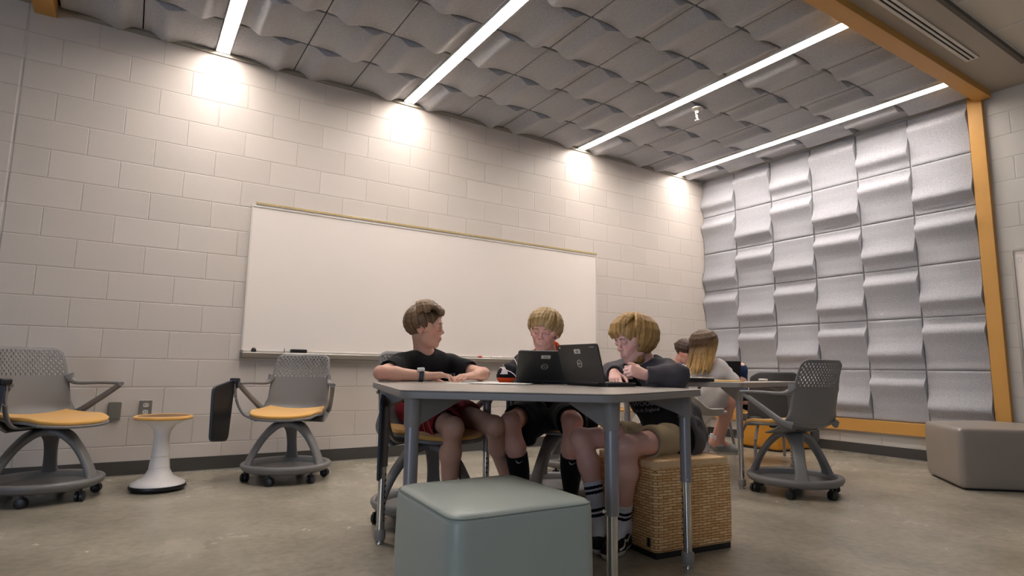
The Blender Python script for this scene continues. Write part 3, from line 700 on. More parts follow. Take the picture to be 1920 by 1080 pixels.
# ------------------------------------------------------------------ things on the tables
M_lap = mat('laptop_lid', (52, 51, 50), .42, spec=.5); M_lapd = mat('laptop_base', (30, 30, 32), .45)
M_screen = mat('screen', (200, 215, 235), .3, emit=((205, 222, 255), .9)); M_logo = mat('silver_logo', (190, 188, 184), .35, metal=.4)
M_stick = mat('asset_sticker', (206, 204, 192), .6)
def laptop(hinge0, hinge1, base_dir, open_deg, lab, extras=True, z=TZT, w=None, d=.188, logo=True, lidmat=None):
    h0, h1 = Vector((*hinge0, z)), Vector((*hinge1, z)); W = w or (h1-h0).length; X = (h1-h0).normalized(); 
    bd = Vector((*base_dir, 0)); bd = (bd-X*bd.dot(X)).normalized(); Z = Vector((0, 0, 1)); 
    Y = bd; flip = X.cross(Y).z < 0
    if flip: X = -X; h0, h1 = h1, h0
    t = thing('laptop', lab, 'laptop'); mm = Matrix((X, Y, Z)).transposed().to_4x4(); mm.translation = (h0+h1)/2+Vector((0, 0, .0012))
    t.matrix_world = mm; t.rotation_mode = 'XYZ'
    bm = bmesh.new(); prism(bm, round_poly([(-W/2, 0), (W/2, 0), (W/2, d), (-W/2, d)], .012, 5), .0, .016); B = obj('base', bm, M_lapd, t, bevel=.003)
    bm = bmesh.new()
    for r in range(5):
        for c in range(13):
            x = -W/2+.022+c*(W-.044)/13; y = .018+r*.0175; bx(bm, x, x+(W-.044)/13-.0025, y, y+.015, .0161, .0172)
    obj('keyboard', bm, M_black, B); bm = bmesh.new(); bx(bm, -.05, .05, .118, .18, .0161, .0166); obj('trackpad', bm, M_lap, B)
    L = bpy.data.objects.new('lid_pivot', None)
    bm = bmesh.new(); prism(bm, round_poly([(-W/2, 0), (W/2, 0), (W/2, d), (-W/2, d)], .014, 5), -.0045, .0045); lid = obj('lid', bm, lidmat or M_lap, t, bevel=.002)
    a = math.radians(180-open_deg)       # lid plane: from the hinge, tilted away from the base
    # lid local: x along hinge, y up the lid, z towards the outside (back)
    ly = Vector((0, -math.cos(math.radians(180-open_deg)), math.sin(math.radians(180-open_deg)))); lx = Vector((1, 0, 0)); lz = lx.cross(ly)
    lm = Matrix((lx, ly, lz)).transposed().to_4x4(); lm.translation = Vector((0, -.004, .014)); lid.matrix_local = lm
    # lz points towards the user or away?
    out = 1 if lz.y < 0 else -1
    bm = bmesh.new(); bx(bm, -W/2+.012, W/2-.012, .018, d-.012, *sorted((-out*.0046, -out*.0052))); obj('screen', bm, M_screen, lid)
    bm = bmesh.new(); tube(bm, [(-W/2+.04, -.004, .012), (W/2-.04, -.004, .012)], .007, 10); obj('hinge', bm, M_lapd, t, True)
    if logo:
        bm = bmesh.new(); N = 36; r0, r1 = .0140, .0172; zz = out*.0050
        a0 = [bm.verts.new((r0*math.cos(i*2*math.pi/N), d*.5+r0*math.sin(i*2*math.pi/N), zz)) for i in range(N)]; a1 = [bm.verts.new((r1*math.cos(i*2*math.pi/N), d*.5+r1*math.sin(i*2*math.pi/N), zz)) for i in range(N)]
        for i in range(N): bm.faces.new((a0[i], a0[(i+1) % N], a1[(i+1) % N], a1[i]))
        obj('logo_ring', bm, M_logo, lid)
        me = text_mesh('DELL', .0125, .0003); o = link('logo_letters', me, lid, M_logo); o.location = (0, d*.5, out*.0051); o.scale = (.95, 1.1, 1)
        if out < 0: o.rotation_euler = (0, math.pi, 0)
    if extras:
        bm = bmesh.new(); prism(bm, [(x, y+d*.82) for x, y in rrect(.044, .020, .003, 2)], *sorted((out*.0047, out*.0054))); obj('asset_sticker', bm, M_stick, lid)
        me = text_mesh('|||||||', .012, .0002); o = link('sticker_print', me, lid, M_lapd); o.location = (0, d*.82, out*.0057)
    return t, lid, out
laptop((2.150, -2.630), (2.381, -2.752), (.50, .84), 132, 'open dark laptop in front of the boy in the orange and black jersey')
tB, lidB, outB = laptop((2.285, -2.850), (2.276, -3.138), (1, 0), 105, 'open dark laptop turned sideways in front of the boy in the hoodie', d=.172)
sx = 1 if outB > 0 else 1
me = text_mesh('chrome', .010, .0002); o = link('corner_logo', me, lidB, M_logo); o.location = (.105, .159, outB*.0050)
if outB < 0: o.rotation_euler = (0, math.pi, 0)
bm = bmesh.new(); prism(bm, circ(.005, 12), 0, .0004); o = obj('corner_badge', bm, M_logo, lidB); o.location = (-.125, .159, outB*.0050)
# closed laptop and folder on the far table
t = thing('laptop', 'closed dark laptop with a silver edge on the far table', 'laptop', (3.94, -2.14, .7125), math.radians(-36))
bm = bmesh.new(); prism(bm, round_poly([(-.15, -.10), (.15, -.10), (.15, .10), (-.15, .10)], .012, 5), .001, .019); obj('base', bm, M_black, t, bevel=.003)
bm = bmesh.new(); prism(bm, round_poly([(-.15, -.10), (.15, -.10), (.15, .10), (-.15, .10)], .012, 5), .021, .030); obj('lid', bm, M_alu, t, bevel=.003)
o = obj('folder', box(-.15, .15, -.10, .10, 0, .008), mat('manila', (222, 184, 104), .7), bevel=.002); o.location = (4.27, -2.13, .7126); o.rotation_euler.z = math.radians(-34)
tag(o, 'yellow paper folder lying beside the closed laptop on the far table', 'folder')
o = obj('tissue_pack', box(-.035, .035, -.025, .025, 0, .018), M_white, bevel=.008); o.location = (5.02, -1.98, .7126); tag(o, 'small white packet near the right end of the far table', 'packet')
o = obj('wall_card', box(-.002, .002, -.16, .16, -.1, .1), mat('card', (222, 214, 200), .7)) if False else None
# papers
M_paper = mat('paper', (242, 238, 230), .75); M_ink = mat('print_grey', (190, 188, 188), .8)
def paper(x, y, rz, k, lab):
    t = thing('worksheet', lab, 'paper', (x, y, TZT+.0006+.0007*k), rz, 'worksheets on the boys\' table')
    bm = bmesh.new(); grid_surface(bm, lambda a, b: Vector(((a-.5)*.216, (b-.5)*.279, .0012*math.sin(a*5+k)**2)), 8, 8)
    solidify(obj('sheet', bm, M_paper, t, True), .0004, 1)
    bm = bmesh.new()
    for q in range(12): y0 = .10-q*.017; bx(bm, -.085, .05+.03*math.sin(q*2.1+k), y0, y0+.0025, .0016, .0018)
    obj('printed_lines', bm, M_ink, t)
    return t
paper(1.90, -2.54, .35, 0, 'white worksheet under the hand of the boy with the watch')
paper(2.05, -2.42, -.30, 1.6, 'white worksheet beneath the knuckles of the left boy\'s other hand')
paper(2.03, -2.70, .9, 3.2, 'white worksheet just left of the first open laptop')
# ================================================================== PEOPLE: bodies grown as one smooth surface from limb volumes
def at(px, py, d):
    return CAM + CF*d + CR*((px-960)/1115.5*d) - CU*((py-540)/1115.5*d)
def atz(px, d, z):          # image column, depth, height
    P = at(px, 600, d)
    k = (z-P.z)/CU.z
    return P+CU*k
class Field:
    def __init__(s, lo, hi, fine=(), h=.0065, hf=.0032):
        s.ax = []
        for a in range(3):
            iv = sorted((max(lo[a], f[0][a]), min(hi[a], f[1][a])) for f in fine if f[1][a] > lo[a] and f[0][a] < hi[a])
            x = lo[a]; pts = [x]
            while x < hi[a]:
                st = hf if any(p-h <= x <= q+hf for p, q in iv) else h
                x += st; pts.append(x)
            s.ax.append(np.array(pts, dtype=np.float32))
        s.F = np.full([len(v) for v in s.ax], .5, dtype=np.float32)
    def box(s, lo, hi):
        sl = []
        for a in range(3):
            i = int(np.searchsorted(s.ax[a], lo[a])); j = int(np.searchsorted(s.ax[a], hi[a]))
            if j-i < 1: return None
            sl.append(slice(i, j))
        g = np.meshgrid(s.ax[0][sl[0]], s.ax[1][sl[1]], s.ax[2][sl[2]], indexing='ij', sparse=True)
        return tuple(sl), g
    def comb(s, sl, d, k, mode):
        A = s.F[sl]
        if mode == 'sub': d = -d; h = np.maximum(k-np.abs(A-d), 0)/max(k, 1e-6); s.F[sl] = np.maximum(A, d)+h*h*k*.25
        elif mode == 'int': h = np.maximum(k-np.abs(A-d), 0)/max(k, 1e-6); s.F[sl] = np.maximum(A, d)+h*h*k*.25
        else: h = np.maximum(k-np.abs(A-d), 0)/max(k, 1e-6); s.F[sl] = np.minimum(A, d)-h*h*k*.25
    def cap(s, a, b, ra, rb=None, k=.02, mode='add', flat=None):
        """tapered capsule; flat=(axis vector, factor) squeezes distances across that axis"""
        rb = ra if rb is None else rb; a = Vector(a); b = Vector(b); m = max(ra, rb)+k+.014
        B = s.box([min(a[i], b[i])-m for i in range(3)], [max(a[i], b[i])+m for i in range(3)])
        if not B: return
        sl, (X, Y, Z) = B; d = b-a; L2 = max(d.length_squared, 1e-10)
        t = np.clip(((X-a.x)*d.x+(Y-a.y)*d.y+(Z-a.z)*d.z)/L2, 0, 1)
        dx = X-a.x-t*d.x; dy = Y-a.y-t*d.y; dz = Z-a.z-t*d.z; q = dx*dx+dy*dy+dz*dz
        if flat is not None:
            n, f = flat; w_ = dx*n[0]+dy*n[1]+dz*n[2]; q = q+w_*w_*(f*f-1)
        s.comb(sl, np.sqrt(q)-(ra+(rb-ra)*t), k, mode)
    def ell(s, c, r, R=None, k=.02, mode='add'):
        c = Vector(c); r = (r, r, r) if isinstance(r, (int, float)) else r; m = max(r)+k+.014
        B = s.box([c[i]-m for i in range(3)], [c[i]+m for i in range(3)])
        if not B: return
        sl, (X, Y, Z) = B; X = X-c.x; Y = Y-c.y; Z = Z-c.z; R = R or Matrix.Identity(3)
        e = [R.col[i] for i in range(3)]; u = [(X*v[0]+Y*v[1]+Z*v[2]) for v in e]
        k0 = np.sqrt(sum((u[i]/r[i])**2 for i in range(3))); k1 = np.sqrt(sum((u[i]/r[i]**2)**2 for i in range(3)))+1e-6
        s.comb(sl, k0*(k0-1)/k1, k, mode)
    def plane(s, p, n, mode='int', ball=None, k=.002):
        """keep the side opposite to n; limited to a ball (centre, radius)"""
        p = Vector(p); n = Vector(n).normalized(); c, r = ball
        B = s.box([c[i]-r for i in range(3)], [c[i]+r for i in range(3)])
        if not B: return
        sl, (X, Y, Z) = B; d = (X-p.x)*n.x+(Y-p.y)*n.y+(Z-p.z)*n.z
        dc = np.sqrt((X-c[0])**2+(Y-c[1])**2+(Z-c[2])**2)-r
        d = np.minimum(d, -dc*1.0)
        s.comb(sl, d, k, 'int')
    def ripple(s, amp, freq, seed=0, aniso=(1, 1, 1)):
        rs = np.random.RandomState(seed); X, Y, Z = np.meshgrid(*s.ax, indexing='ij', sparse=True); N = 0
        for i in range(7):
            v = rs.normal(size=3); v /= np.linalg.norm(v); f = freq*(.6+.9*rs.rand()); ph = rs.rand()*6.28
            N = N+np.sin((X*v[0]*aniso[0]+Y*v[1]*aniso[1]+Z*v[2]*aniso[2])*f+ph+1.5*np.sin((X*v[1]+Y*v[2]-Z*v[0])*f*.45+ph*2))
        s.F += (amp*N/3.2).astype(np.float32)
    def mesh(s, name):
        F = s.F; ins = F < 0; nx, ny, nz = F.shape
        c = np.zeros((nx-1, ny-1, nz-1), dtype=np.int8)
        for i in (0, 1):
            for j in (0, 1):
                for k in (0, 1): c += ins[i:nx-1+i, j:ny-1+j, k:nz-1+k]
        act = np.argwhere((c > 0) & (c < 8)); n = len(act)
        idx = np.full(c.shape, -1, dtype=np.int32); idx[act[:, 0], act[:, 1], act[:, 2]] = np.arange(n)
        P = np.zeros((n, 3)); W = np.zeros(n); AX = s.ax
        for a in range(3):
            o1, o2 = [q for q in range(3) if q != a]
            for u in (0, 1):
                for v in (0, 1):
                    A = act.copy(); A[:, o1] += u; A[:, o2] += v; Bv = A.copy(); Bv[:, a] += 1
                    fa = F[A[:, 0], A[:, 1], A[:, 2]].astype(float); fb = F[Bv[:, 0], Bv[:, 1], Bv[:, 2]].astype(float)
                    m = (fa < 0) != (fb < 0); t = np.where(m, fa/np.where(np.abs(fa-fb) < 1e-9, 1, fa-fb), 0)
                    pos = np.stack([AX[q][A[:, q]] for q in range(3)], 1).astype(float)
                    pos[:, a] += t*(AX[a][Bv[:, a]]-AX[a][A[:, a]]); P += pos*m[:, None]; W += m
        P /= np.maximum(W, 1)[:, None]; faces = []
        for a in range(3):
            o1, o2 = (a+1) % 3, (a+2) % 3; sA = [slice(None)]*3; sB = [slice(None)]*3; sA[a] = slice(0, -1); sB[a] = slice(1, None)
            e = np.argwhere(ins[tuple(sA)] != ins[tuple(sB)])
            e = e[(e[:, o1] > 0) & (e[:, o2] > 0) & (e[:, o1] < F.shape[o1]-1) & (e[:, o2] < F.shape[o2]-1)]
            q = []
            for u, v in ((1, 1), (0, 1), (0, 0), (1, 0)):
                k = e.copy(); k[:, o1] -= u; k[:, o2] -= v; q.append(idx[k[:, 0], k[:, 1], k[:, 2]])
            q = np.stack(q, 1); fl = ins[e[:, 0], e[:, 1], e[:, 2]]; q[~fl] = q[~fl][:, ::-1]; faces.append(q)
        fc = np.concatenate(faces); fc = fc[(fc >= 0).all(1)]
        me = bpy.data.meshes.new(name); me.vertices.add(n); me.vertices.foreach_set('co', P.astype(np.float32).ravel())
        me.loops.add(len(fc)*4); me.loops.foreach_set('vertex_index', fc.ravel().astype(np.int32))
        me.polygons.add(len(fc)); me.polygons.foreach_set('loop_start', np.arange(0, len(fc)*4, 4, dtype=np.int32)); me.polygons.foreach_set('loop_total', np.full(len(fc), 4, dtype=np.int32))
        me.update(); me.validate(); me.polygons.foreach_set('use_smooth', np.ones(len(me.polygons), dtype=bool)); return me
def relax(o, n=2, f=.5):
    md = o.modifiers.new('relax', 'SMOOTH'); md.iterations = n; md.factor = f; return o
def paint(me, fn, mats):
    """material index per face from its centre"""
    for m in mats: me.materials.append(m)
    for p in me.polygons: p.material_index = fn(p.center)
def tint(me, fn, name='tint'):
    ca = me.color_attributes.new(name, 'FLOAT_COLOR', 'POINT'); n = len(me.vertices); co = np.zeros(n*3); me.vertices.foreach_get('co', co); co = co.reshape(-1, 3)
    c = np.ones((n, 4)); c[:, :3] = fn(co); ca.data.foreach_set('color', c.ravel())
def tint_mat(name, rough, sss=0, spec=.4, noise=None, streak=False, sheen=0):
    m = mat(name, (200, 200, 200), rough, spec=spec, sheen=sheen); nt = m.node_tree; b = nt.nodes['Principled BSDF']
    at_ = nt.nodes.new('ShaderNodeAttribute'); at_.attribute_name = 'tint'
    if noise:
        tc = nt.nodes.new('ShaderNodeTexCoord'); n = nt.nodes.new('ShaderNodeTexNoise'); n.inputs['Scale'].default_value = noise[0]; n.inputs['Detail'].default_value = 4
        mp = nt.nodes.new('ShaderNodeMapping'); mp.inputs['Scale'].default_value = (1, 1, .12) if streak else (1, 1, 1)
        nt.links.new(tc.outputs['Object'], mp.inputs[0]); nt.links.new(mp.outputs[0], n.inputs['Vector'])
        mr = nt.nodes.new('ShaderNodeMapRange'); mr.inputs[1].default_value = .3; mr.inputs[2].default_value = .7; mr.inputs[3].default_value = 1-noise[1]; mr.inputs[4].default_value = 1+noise[1]*.6
        nt.links.new(n.outputs['Fac'], mr.inputs[0]); mx = nt.nodes.new('ShaderNodeVectorMath'); mx.operation = 'SCALE'
        nt.links.new(at_.outputs['Color'], mx.inputs[0]); nt.links.new(mr.outputs[0], mx.inputs['Scale']); nt.links.new(mx.outputs[0], b.inputs['Base Color'])
        bp = nt.nodes.new('ShaderNodeBump'); bp.inputs['Strength'].default_value = .35 if streak else .1; bp.inputs['Distance'].default_value = .002
        nt.links.new(n.outputs['Fac'], bp.inputs['Height']); nt.links.new(bp.outputs['Normal'], b.inputs['Normal'])
    else: nt.links.new(at_.outputs['Color'], b.inputs['Base Color'])
    if sss: b.inputs['Subsurface Weight'].default_value = sss; b.inputs['Subsurface Radius'].default_value = (.9, .4, .25); b.inputs['Subsurface Scale'].default_value = .006
    return m
M_skin = tint_mat('skin', .48, sss=.0, spec=.4)
M_hair = tint_mat('hair', .5, spec=.35, noise=(260, .30), streak=True)
def cloth(name, rgb, rgb2=None): return mat(name, rgb, .9, bump=(260, .35, .0012), spec=.15, sheen=.06, noise=(14, .12))
M_sclera = mat('eye_white', (225, 220, 215), .25); M_iris = mat('iris', (58, 52, 44), .2)

def hframe(c, fwd, roll=0, s=1.0):
    """head matrix: local y = face direction, z = up"""
    f = Vector(fwd).normalized(); x = f.cross(Vector((0, 0, 1))).normalized(); z = x.cross(f).normalized()
    R = Matrix((x, f, z)).transposed(); R = R @ Matrix.Rotation(roll, 3, 'Y')
    T = (R*s).to_4x4(); T.translation = Vector(c); return T
def add_head(F, T, neck, smile=0, lids=.5, nose=1.0, rn=.046):
    R = T.to_3x3(); s = R.col[0].length; Rn = (R*(1/s)); P = lambda x, y, z: T @ Vector((x, y, z))
    def e(c, r, k=.012, mode='add'): F.ell(P(*c), tuple(q*s for q in ((r, r, r) if isinstance(r, float) else r)), Rn, k, mode)
    def c(a, b, ra, rb=None, k=.012, mode='add'): F.cap(P(*a), P(*b), ra*s, (rb if rb is not None else ra)*s, k, mode)
    F.cap(P(0, -.022, -.045), neck, rn*s, rn*1.12, .03)
    e((0, -.014, .032), (.071, .088, .078), .02)
    e((0, .020, -.028), (.0545, .060, .070), .02)
    e((0, .036, .040), (.056, .048, .048), .02)
    for q in (-1, 1):
        c((q*.040, .006, -.055), (q*.014, .054, -.086), .017, .015, .02)
        e((q*.032, .052, -.022), (.022, .021, .022), .018)
        e((q*.060, .026, .004), (.014, .026, .022), .02)
    e((0, .060, -.087), (.017, .016, .014), .016)
    c((-.032, .074, .024), (.032, .074, .024), .011, .011, .016)
    for q in (-1, 1): e((q*.030, .094, .006), (.017, .014, .011), .012, 'sub')
    c((0, .080, .016), (0, .094, -.017), .0058, .0076, .010)
    e((0, .0955, -.0225), (.0088, .0095, .0082), .008)
    for q in (-1, 1): e((q*.0105, .087, -.027), (.0062, .0078, .0058), .006)
    for q in (-1, 1): e((q*.0050, .0935, -.0315), (.0026, .004, .002), .002, 'sub')
    e((0, .0715, -.054), (.026, .0175, .020), .014)
    for q in (-1, 1):
        c((0, .0882, -.0515), (q*.019, .0795, -.0545+smile*.003), .0036, .0022, .004)
        c((0, .0868, -.0600), (q*.016, .0790, -.0585+smile*.002), .0040, .0024, .004)
        c((0, .0918, -.0558), (q*.021, .0815, -.0560+smile*.004), .0012, .0010, .002, 'sub')
    for q in (-1, 1):      # ears
        e((q*.073, -.010, -.002), (.0075, .017, .029), .008); e((q*.079, -.006, .000), (.004, .009, .016), .004, 'sub'); e((q*.072, -.004, -.026), (.006, .008, .009), .005)
    # eyelids
    for q in (-1, 1):
        e((q*.030, .0755, .0065), (.0142, .0135, .0118), .003)
        # opening
        c((q*.0215, .0900, .0045-lids*.004), (q*.0385, .0860, .0045-lids*.004), .0040*(1.15-lids), .0034*(1.15-lids), .0015, 'sub')
def face_parts(parent, T, brow=(92, 70, 48), gaze=(0, 1, -.15)):
    R = T.to_3x3(); s = R.col[0].length; P = lambda x, y, z: T @ Vector((x, y, z)); g = (R @ Vector(gaze)).normalized()
    for q in (-1, 1):
        bm = bmesh.new(); c = P(q*.030, .0745, .0045); bmesh.ops.create_uvsphere(bm, u_segments=20, v_segments=14, radius=.0113*s, matrix=Matrix.Translation(c))
        me = bpy.data.meshes.new('eye'); bm.to_mesh(me); bm.free(); o = link('eye', me, parent); paint(me, lambda p: 1 if (p-c).normalized().dot(g) > .86 else 0, [M_sclera, M_iris])
        for p in me.polygons: p.use_smooth = True
        bm = bmesh.new(); tube(bm, smoothpath([P(q*.012, .0865, .0225), P(q*.027, .0868, .0262), P(q*.045, .0775, .0215)], 4), [.0018*s, .0024*s, .0028*s, .0030*s, .0028*s, .0024*s, .0020*s, .0015*s, .0010*s], 8)
        obj('eyebrow', bm, mat('brow_hair', brow, .8), parent, True)
def skin_tint(T=None, base=(214, 168, 146), extra=()):
    def fn(co):
        c = np.tile(np.array(lin(base)), (len(co), 1)); n = np.sin(co[:, 0]*60)*np.sin(co[:, 1]*55+1)*np.sin(co[:, 2]*50+2); c *= (1+.04*n)[:, None]
        def blob(p, r, col, a):
            w_ = a*np.exp(-(((co-np.array(p))**2).sum(1))/(r*r))[:, None]; c[:] = c*(1-w_)+np.array(lin(col))*w_
        if T:
            P = lambda x, y, z: T @ Vector((x, y, z))
            for q in (-1, 1):
                blob(P(q*.040, .062, -.026), .022, (222, 140, 124), .5); blob(P(q*.075, -.008, 0), .02, (214, 130, 112), .6)
                for k in (0, .4, .8): blob(P(q*.019*k, .085-.007*k*k, -.0525), .0052, (196, 114, 106), .6); blob(P(q*.016*k, .084-.006*k*k, -.060), .0052, (198, 116, 108), .6)
                blob(P(q*.030, .085, .009), .010, (170, 118, 102), .35)
            blob(P(0, .105, -.025), .012, (224, 142, 124), .45)
        for p, r, col, a in extra: blob(p, r, col, a)
        return c
    return fn
def add_hand(F, wrist, d, n, side, curl=.5, spread=1.0, s=1.0, thumb=.5, curls=None):
    """wrist point, d towards fingers, n = back-of-hand normal, side=+1 if the thumb is on d x n side"""
    d = Vector(d).normalized(); n = (Vector(n)-d*Vector(n).dot(d)).normalized(); t = d.cross(n)*side    # t towards the thumb
    w = Vector(wrist)
    F.cap(w-d*.01, w+d*.02*s, .021*s, .022*s, .012, flat=(n, 1.35))
    for k, u in enumerate((.026, .009, -.009, -.025)):
        L = (.078, .080, .077, .070)[k]*s
        F.cap(w+d*.012*s+t*u*.55*s, w+d*L+t*u*s, .0125*s, .0098*s, .012, flat=(n, 1.15))
    F.ell(w+d*.045*s-n*.004*s, (.030*s, .040*s, .014*s), Matrix((t, d, n)).transposed(), .012)
    for k, u in enumerate((.026, .009, -.009, -.025)):
        L = (.078, .080, .077, .070)[k]*s; p = w+d*L+t*u*s
        cu = curls[k] if curls else curl*(1+.12*k)
        dd = (d+t*(u*3.0*spread)).normalized(); ln = ((.038, .042, .040, .031)[k], (.024, .027, .025, .019)[k], (.018, .019, .018, .016)[k]); r = (.0086, .0088, .0083, .0073)[k]*s; ang = 0
        for q in range(3):
            ang += cu*(.55, .95, .6)[q]; v = dd*math.cos(ang)-n*math.sin(ang); p2 = p+v*ln[q]*s
            F.cap(p, p2, r*(1-.08*q), r*(.93-.08*q), .0035); p = p2
    p = w+d*.022*s+t*.020*s-n*.004*s; v = (d*.60+t*.75-n*.25*thumb).normalized(); p2 = p+v*.034*s; F.cap(p, p2, .0135*s, .0105*s, .012)
    v = (d*.85+t*.38-n*.45*thumb).normalized(); p3 = p2+v*.029*s; F.cap(p2, p3, .0100*s, .0090*s, .005); v = (d*.95+t*.12-n*.5*thumb).normalized(); F.cap(p3, p3+v*.022*s, .0088*s, .0074*s, .004)
def bbox(pts, m):
    return [min(p[i] for p in pts)-m for i in range(3)], [max(p[i] for p in pts)+m for i in range(3)]
def torso_prims(F, J, g=0, k=.04, skirt=False):
    N, C, P, SL, SR = J['neck'], J['chest'], J['pelvis'], J['shL'], J['shR']; w = (SR-SL); sd = w.normalized()
    HL, HR = J['hipL'], J['hipR']; hd = (HR-HL).normalized()
    F.cap(SL, SR, .039+g, .039+g, k); F.cap(N+Vector((0, 0, .0)), (SL+SR)/2, .048+g*.5, .064+g, k)
    for q in (-1, 1):
        F.cap(SL+w*.25 if q < 0 else SR-w*.25, C+sd*q*.048, .052+g, .072+g, k)
        F.cap(C+sd*q*.050, P+hd*q*.055, .080+g, .086+g, k)
        F.cap(P+hd*q*.055, (HL if q < 0 else HR), .088+g, .085+g, k)
def leg_prims(F, hip, knee, ankle, toe, r=(.074, .049, .047, .050, .030), k=.025):
    F.cap(hip, knee, r[0], r[1], k); kd = (ankle-knee); mid = knee+kd*.32
    back = (hip-knee); back = (back-kd*(back.dot(kd)/kd.length_squared)); back = back.normalized()
    F.ell(knee-back*.008, (.046, .046, .050), None, .02)
    F.cap(knee, mid+back*.010, r[2]*.95, r[3], k); F.cap(mid+back*.010, ankle, r[3], r[4], k)
    F.cap(ankle, ankle+(toe-ankle)*.9+Vector((0, 0, 0)), .036, .026, .02); F.cap(ankle, ankle+back*.03+Vector((0, 0, -.035)), .034, .028, .02)
def shorts(name, J, hemL, hemR, m, parent, flare=.098, r0=.100, fine=(), seed=3, droop=.0, paintfn=None, extra=()):
    pts = [J['pelvis'], J['hipL'], J['hipR'], J['kneeL'], J['kneeR']]; lo, hi = bbox(pts, .20); F = Field(lo, hi, (), .006, .006); hd = (J['hipR']-J['hipL']).normalized()
    P = J['pelvis']; up = (J['chest']-P).normalized()
    F.cap(P-hd*.06+up*.05, P+hd*.06+up*.05, .098, .098, .04); F.cap(J['hipL'], J['hipR'], r0, r0, .04)
    for h, kn, t in ((J['hipL'], J['kneeL'], hemL), (J['hipR'], J['kneeR'], hemR)):
        e = h+(kn-h)*t; d = (kn-h).normalized(); F.cap(h, e+d*.06+Vector((0, 0, -droop)), r0, flare, .05)
    for p, r in extra: F.ell(p, r, None, .05)
    F.ripple(.0042, 42, seed)
    for h, kn, t in ((J['hipL'], J['kneeL'], hemL), (J['hipR'], J['kneeR'], hemR)):
        e = h+(kn-h)*t; d = (kn-h).normalized()
        F.plane(e, d, ball=(e+d*.11, .155)); F.cap(e-d*.05, e+d*.1+Vector((0, 0, -droop)), flare-.016, flare-.010, .004, 'sub')
    F.plane(P+up*.10, up, ball=(P+up*.20, .17))
    me = F.mesh(name); o = link(name, me, parent)
    if paintfn: paint(me, paintfn[0], paintfn[1])
    else: me.materials.append(m)
    return relax(o, 2)
def sleeve_end(F, a, b, t, r, k=.003, open_r=None):
    """cut the sleeve a->b at parameter t and hollow its mouth"""
    e = a+(b-a)*t; d = (b-a).normalized(); F.plane(e, d, ball=(e+d*.09, .115)); F.cap(e-d*.035, e+d*.05, open_r or r-.012, (open_r or r-.012)+.004, .003, 'sub')
def make_hair(name, T, parent, clumps, cap_cut, rgb, rgb2, capr=.008, seed=0, lo_m=.16, h=.0026, tips=None, length=0):
    """clumps: list of paths in head space with radii; cap_cut: list of local (kind, args) removed from the base cap"""
    R = T.to_3x3(); s = R.col[0].length; Rn = R*(1/s); c = T @ Vector((0, 0, 0))
    pts = [T @ Vector(p) for cl in clumps for p in cl[0]]; lo, hi = bbox(pts+[c], .10); F = Field(lo, hi, (), h, h)
    F.ell(T @ Vector((0, -.014, .034)), tuple((q+capr)*s for q in (.071, .089, .079)), Rn, .01)
    F.ell(T @ Vector((0, .034, .042)), tuple((q+capr)*s for q in (.057, .049, .049)), Rn, .01)
    for kind, a in cap_cut:
        if kind == 'ell': F.ell(T @ Vector(a[0]), tuple(q*s for q in a[1]), Rn, .006, 'sub')
        if kind == 'plane': F.plane(T @ Vector(a[0]), R @ Vector(a[1]), ball=(T @ Vector(a[2]), a[3]*s))
    for path, rr in clumps:
        W = [T @ Vector(p) for p in path]; n = len(W)
        for i in range(n-1): F.cap(W[i], W[i+1], rr[min(i, len(rr)-1)]*s, rr[min(i+1, len(rr)-1)]*s, .0045)
    me = F.mesh(name); o = link(name, me, parent, M_hair); rs = np.random.RandomState(seed)
    c1, c2 = np.array(lin(rgb)), np.array(lin(rgb2)); inv = np.array(T.inverted())
    def fn(co):
        L = co @ inv[:3, :3].T+inv[:3, 3]; y = L[:, 1]*math.cos(-.35)-(L[:, 2]-.03)*math.sin(-.35); az = np.arctan2(L[:, 0], y); el = L[:, 2]*30
        w_ = .5+.16*np.sin(az*17+el*.5)+.14*np.sin(az*31+1.3+el*.9)+.12*np.sin(az*53-el*.7)+.10*np.sin(el*1.1+az*3); w_ = np.clip(w_, 0, 1)
        if tips: k = np.clip((tips[0]-L[:, 2])/tips[1], 0, 1)[:, None]; base = c1*(1-k)+np.array(lin(tips[2]))*k; return base*(.72+.5*w_[:, None])
        return c1*w_[:, None]+c2*(1-w_[:, None])
    tint(me, fn); return o
def scalp(az, el, th, tilt=-.35, c=(0, -.012, .030), r=(.073, .090, .080)):
    """point over the skull: az from the front (0) towards +x, el from the crown; crown tilted back"""
    x = math.sin(az)*math.cos(el); y = math.cos(az)*math.cos(el); z = math.sin(el)
    y, z = y*math.cos(tilt)+z*math.sin(tilt), z*math.cos(tilt)-y*math.sin(tilt)
    f = 1+.05*max(0, y)   # forehead
    return Vector((c[0]+x*(r[0]+th), c[1]+y*(r[1]+th)*f, c[2]+z*(r[2]+th)))
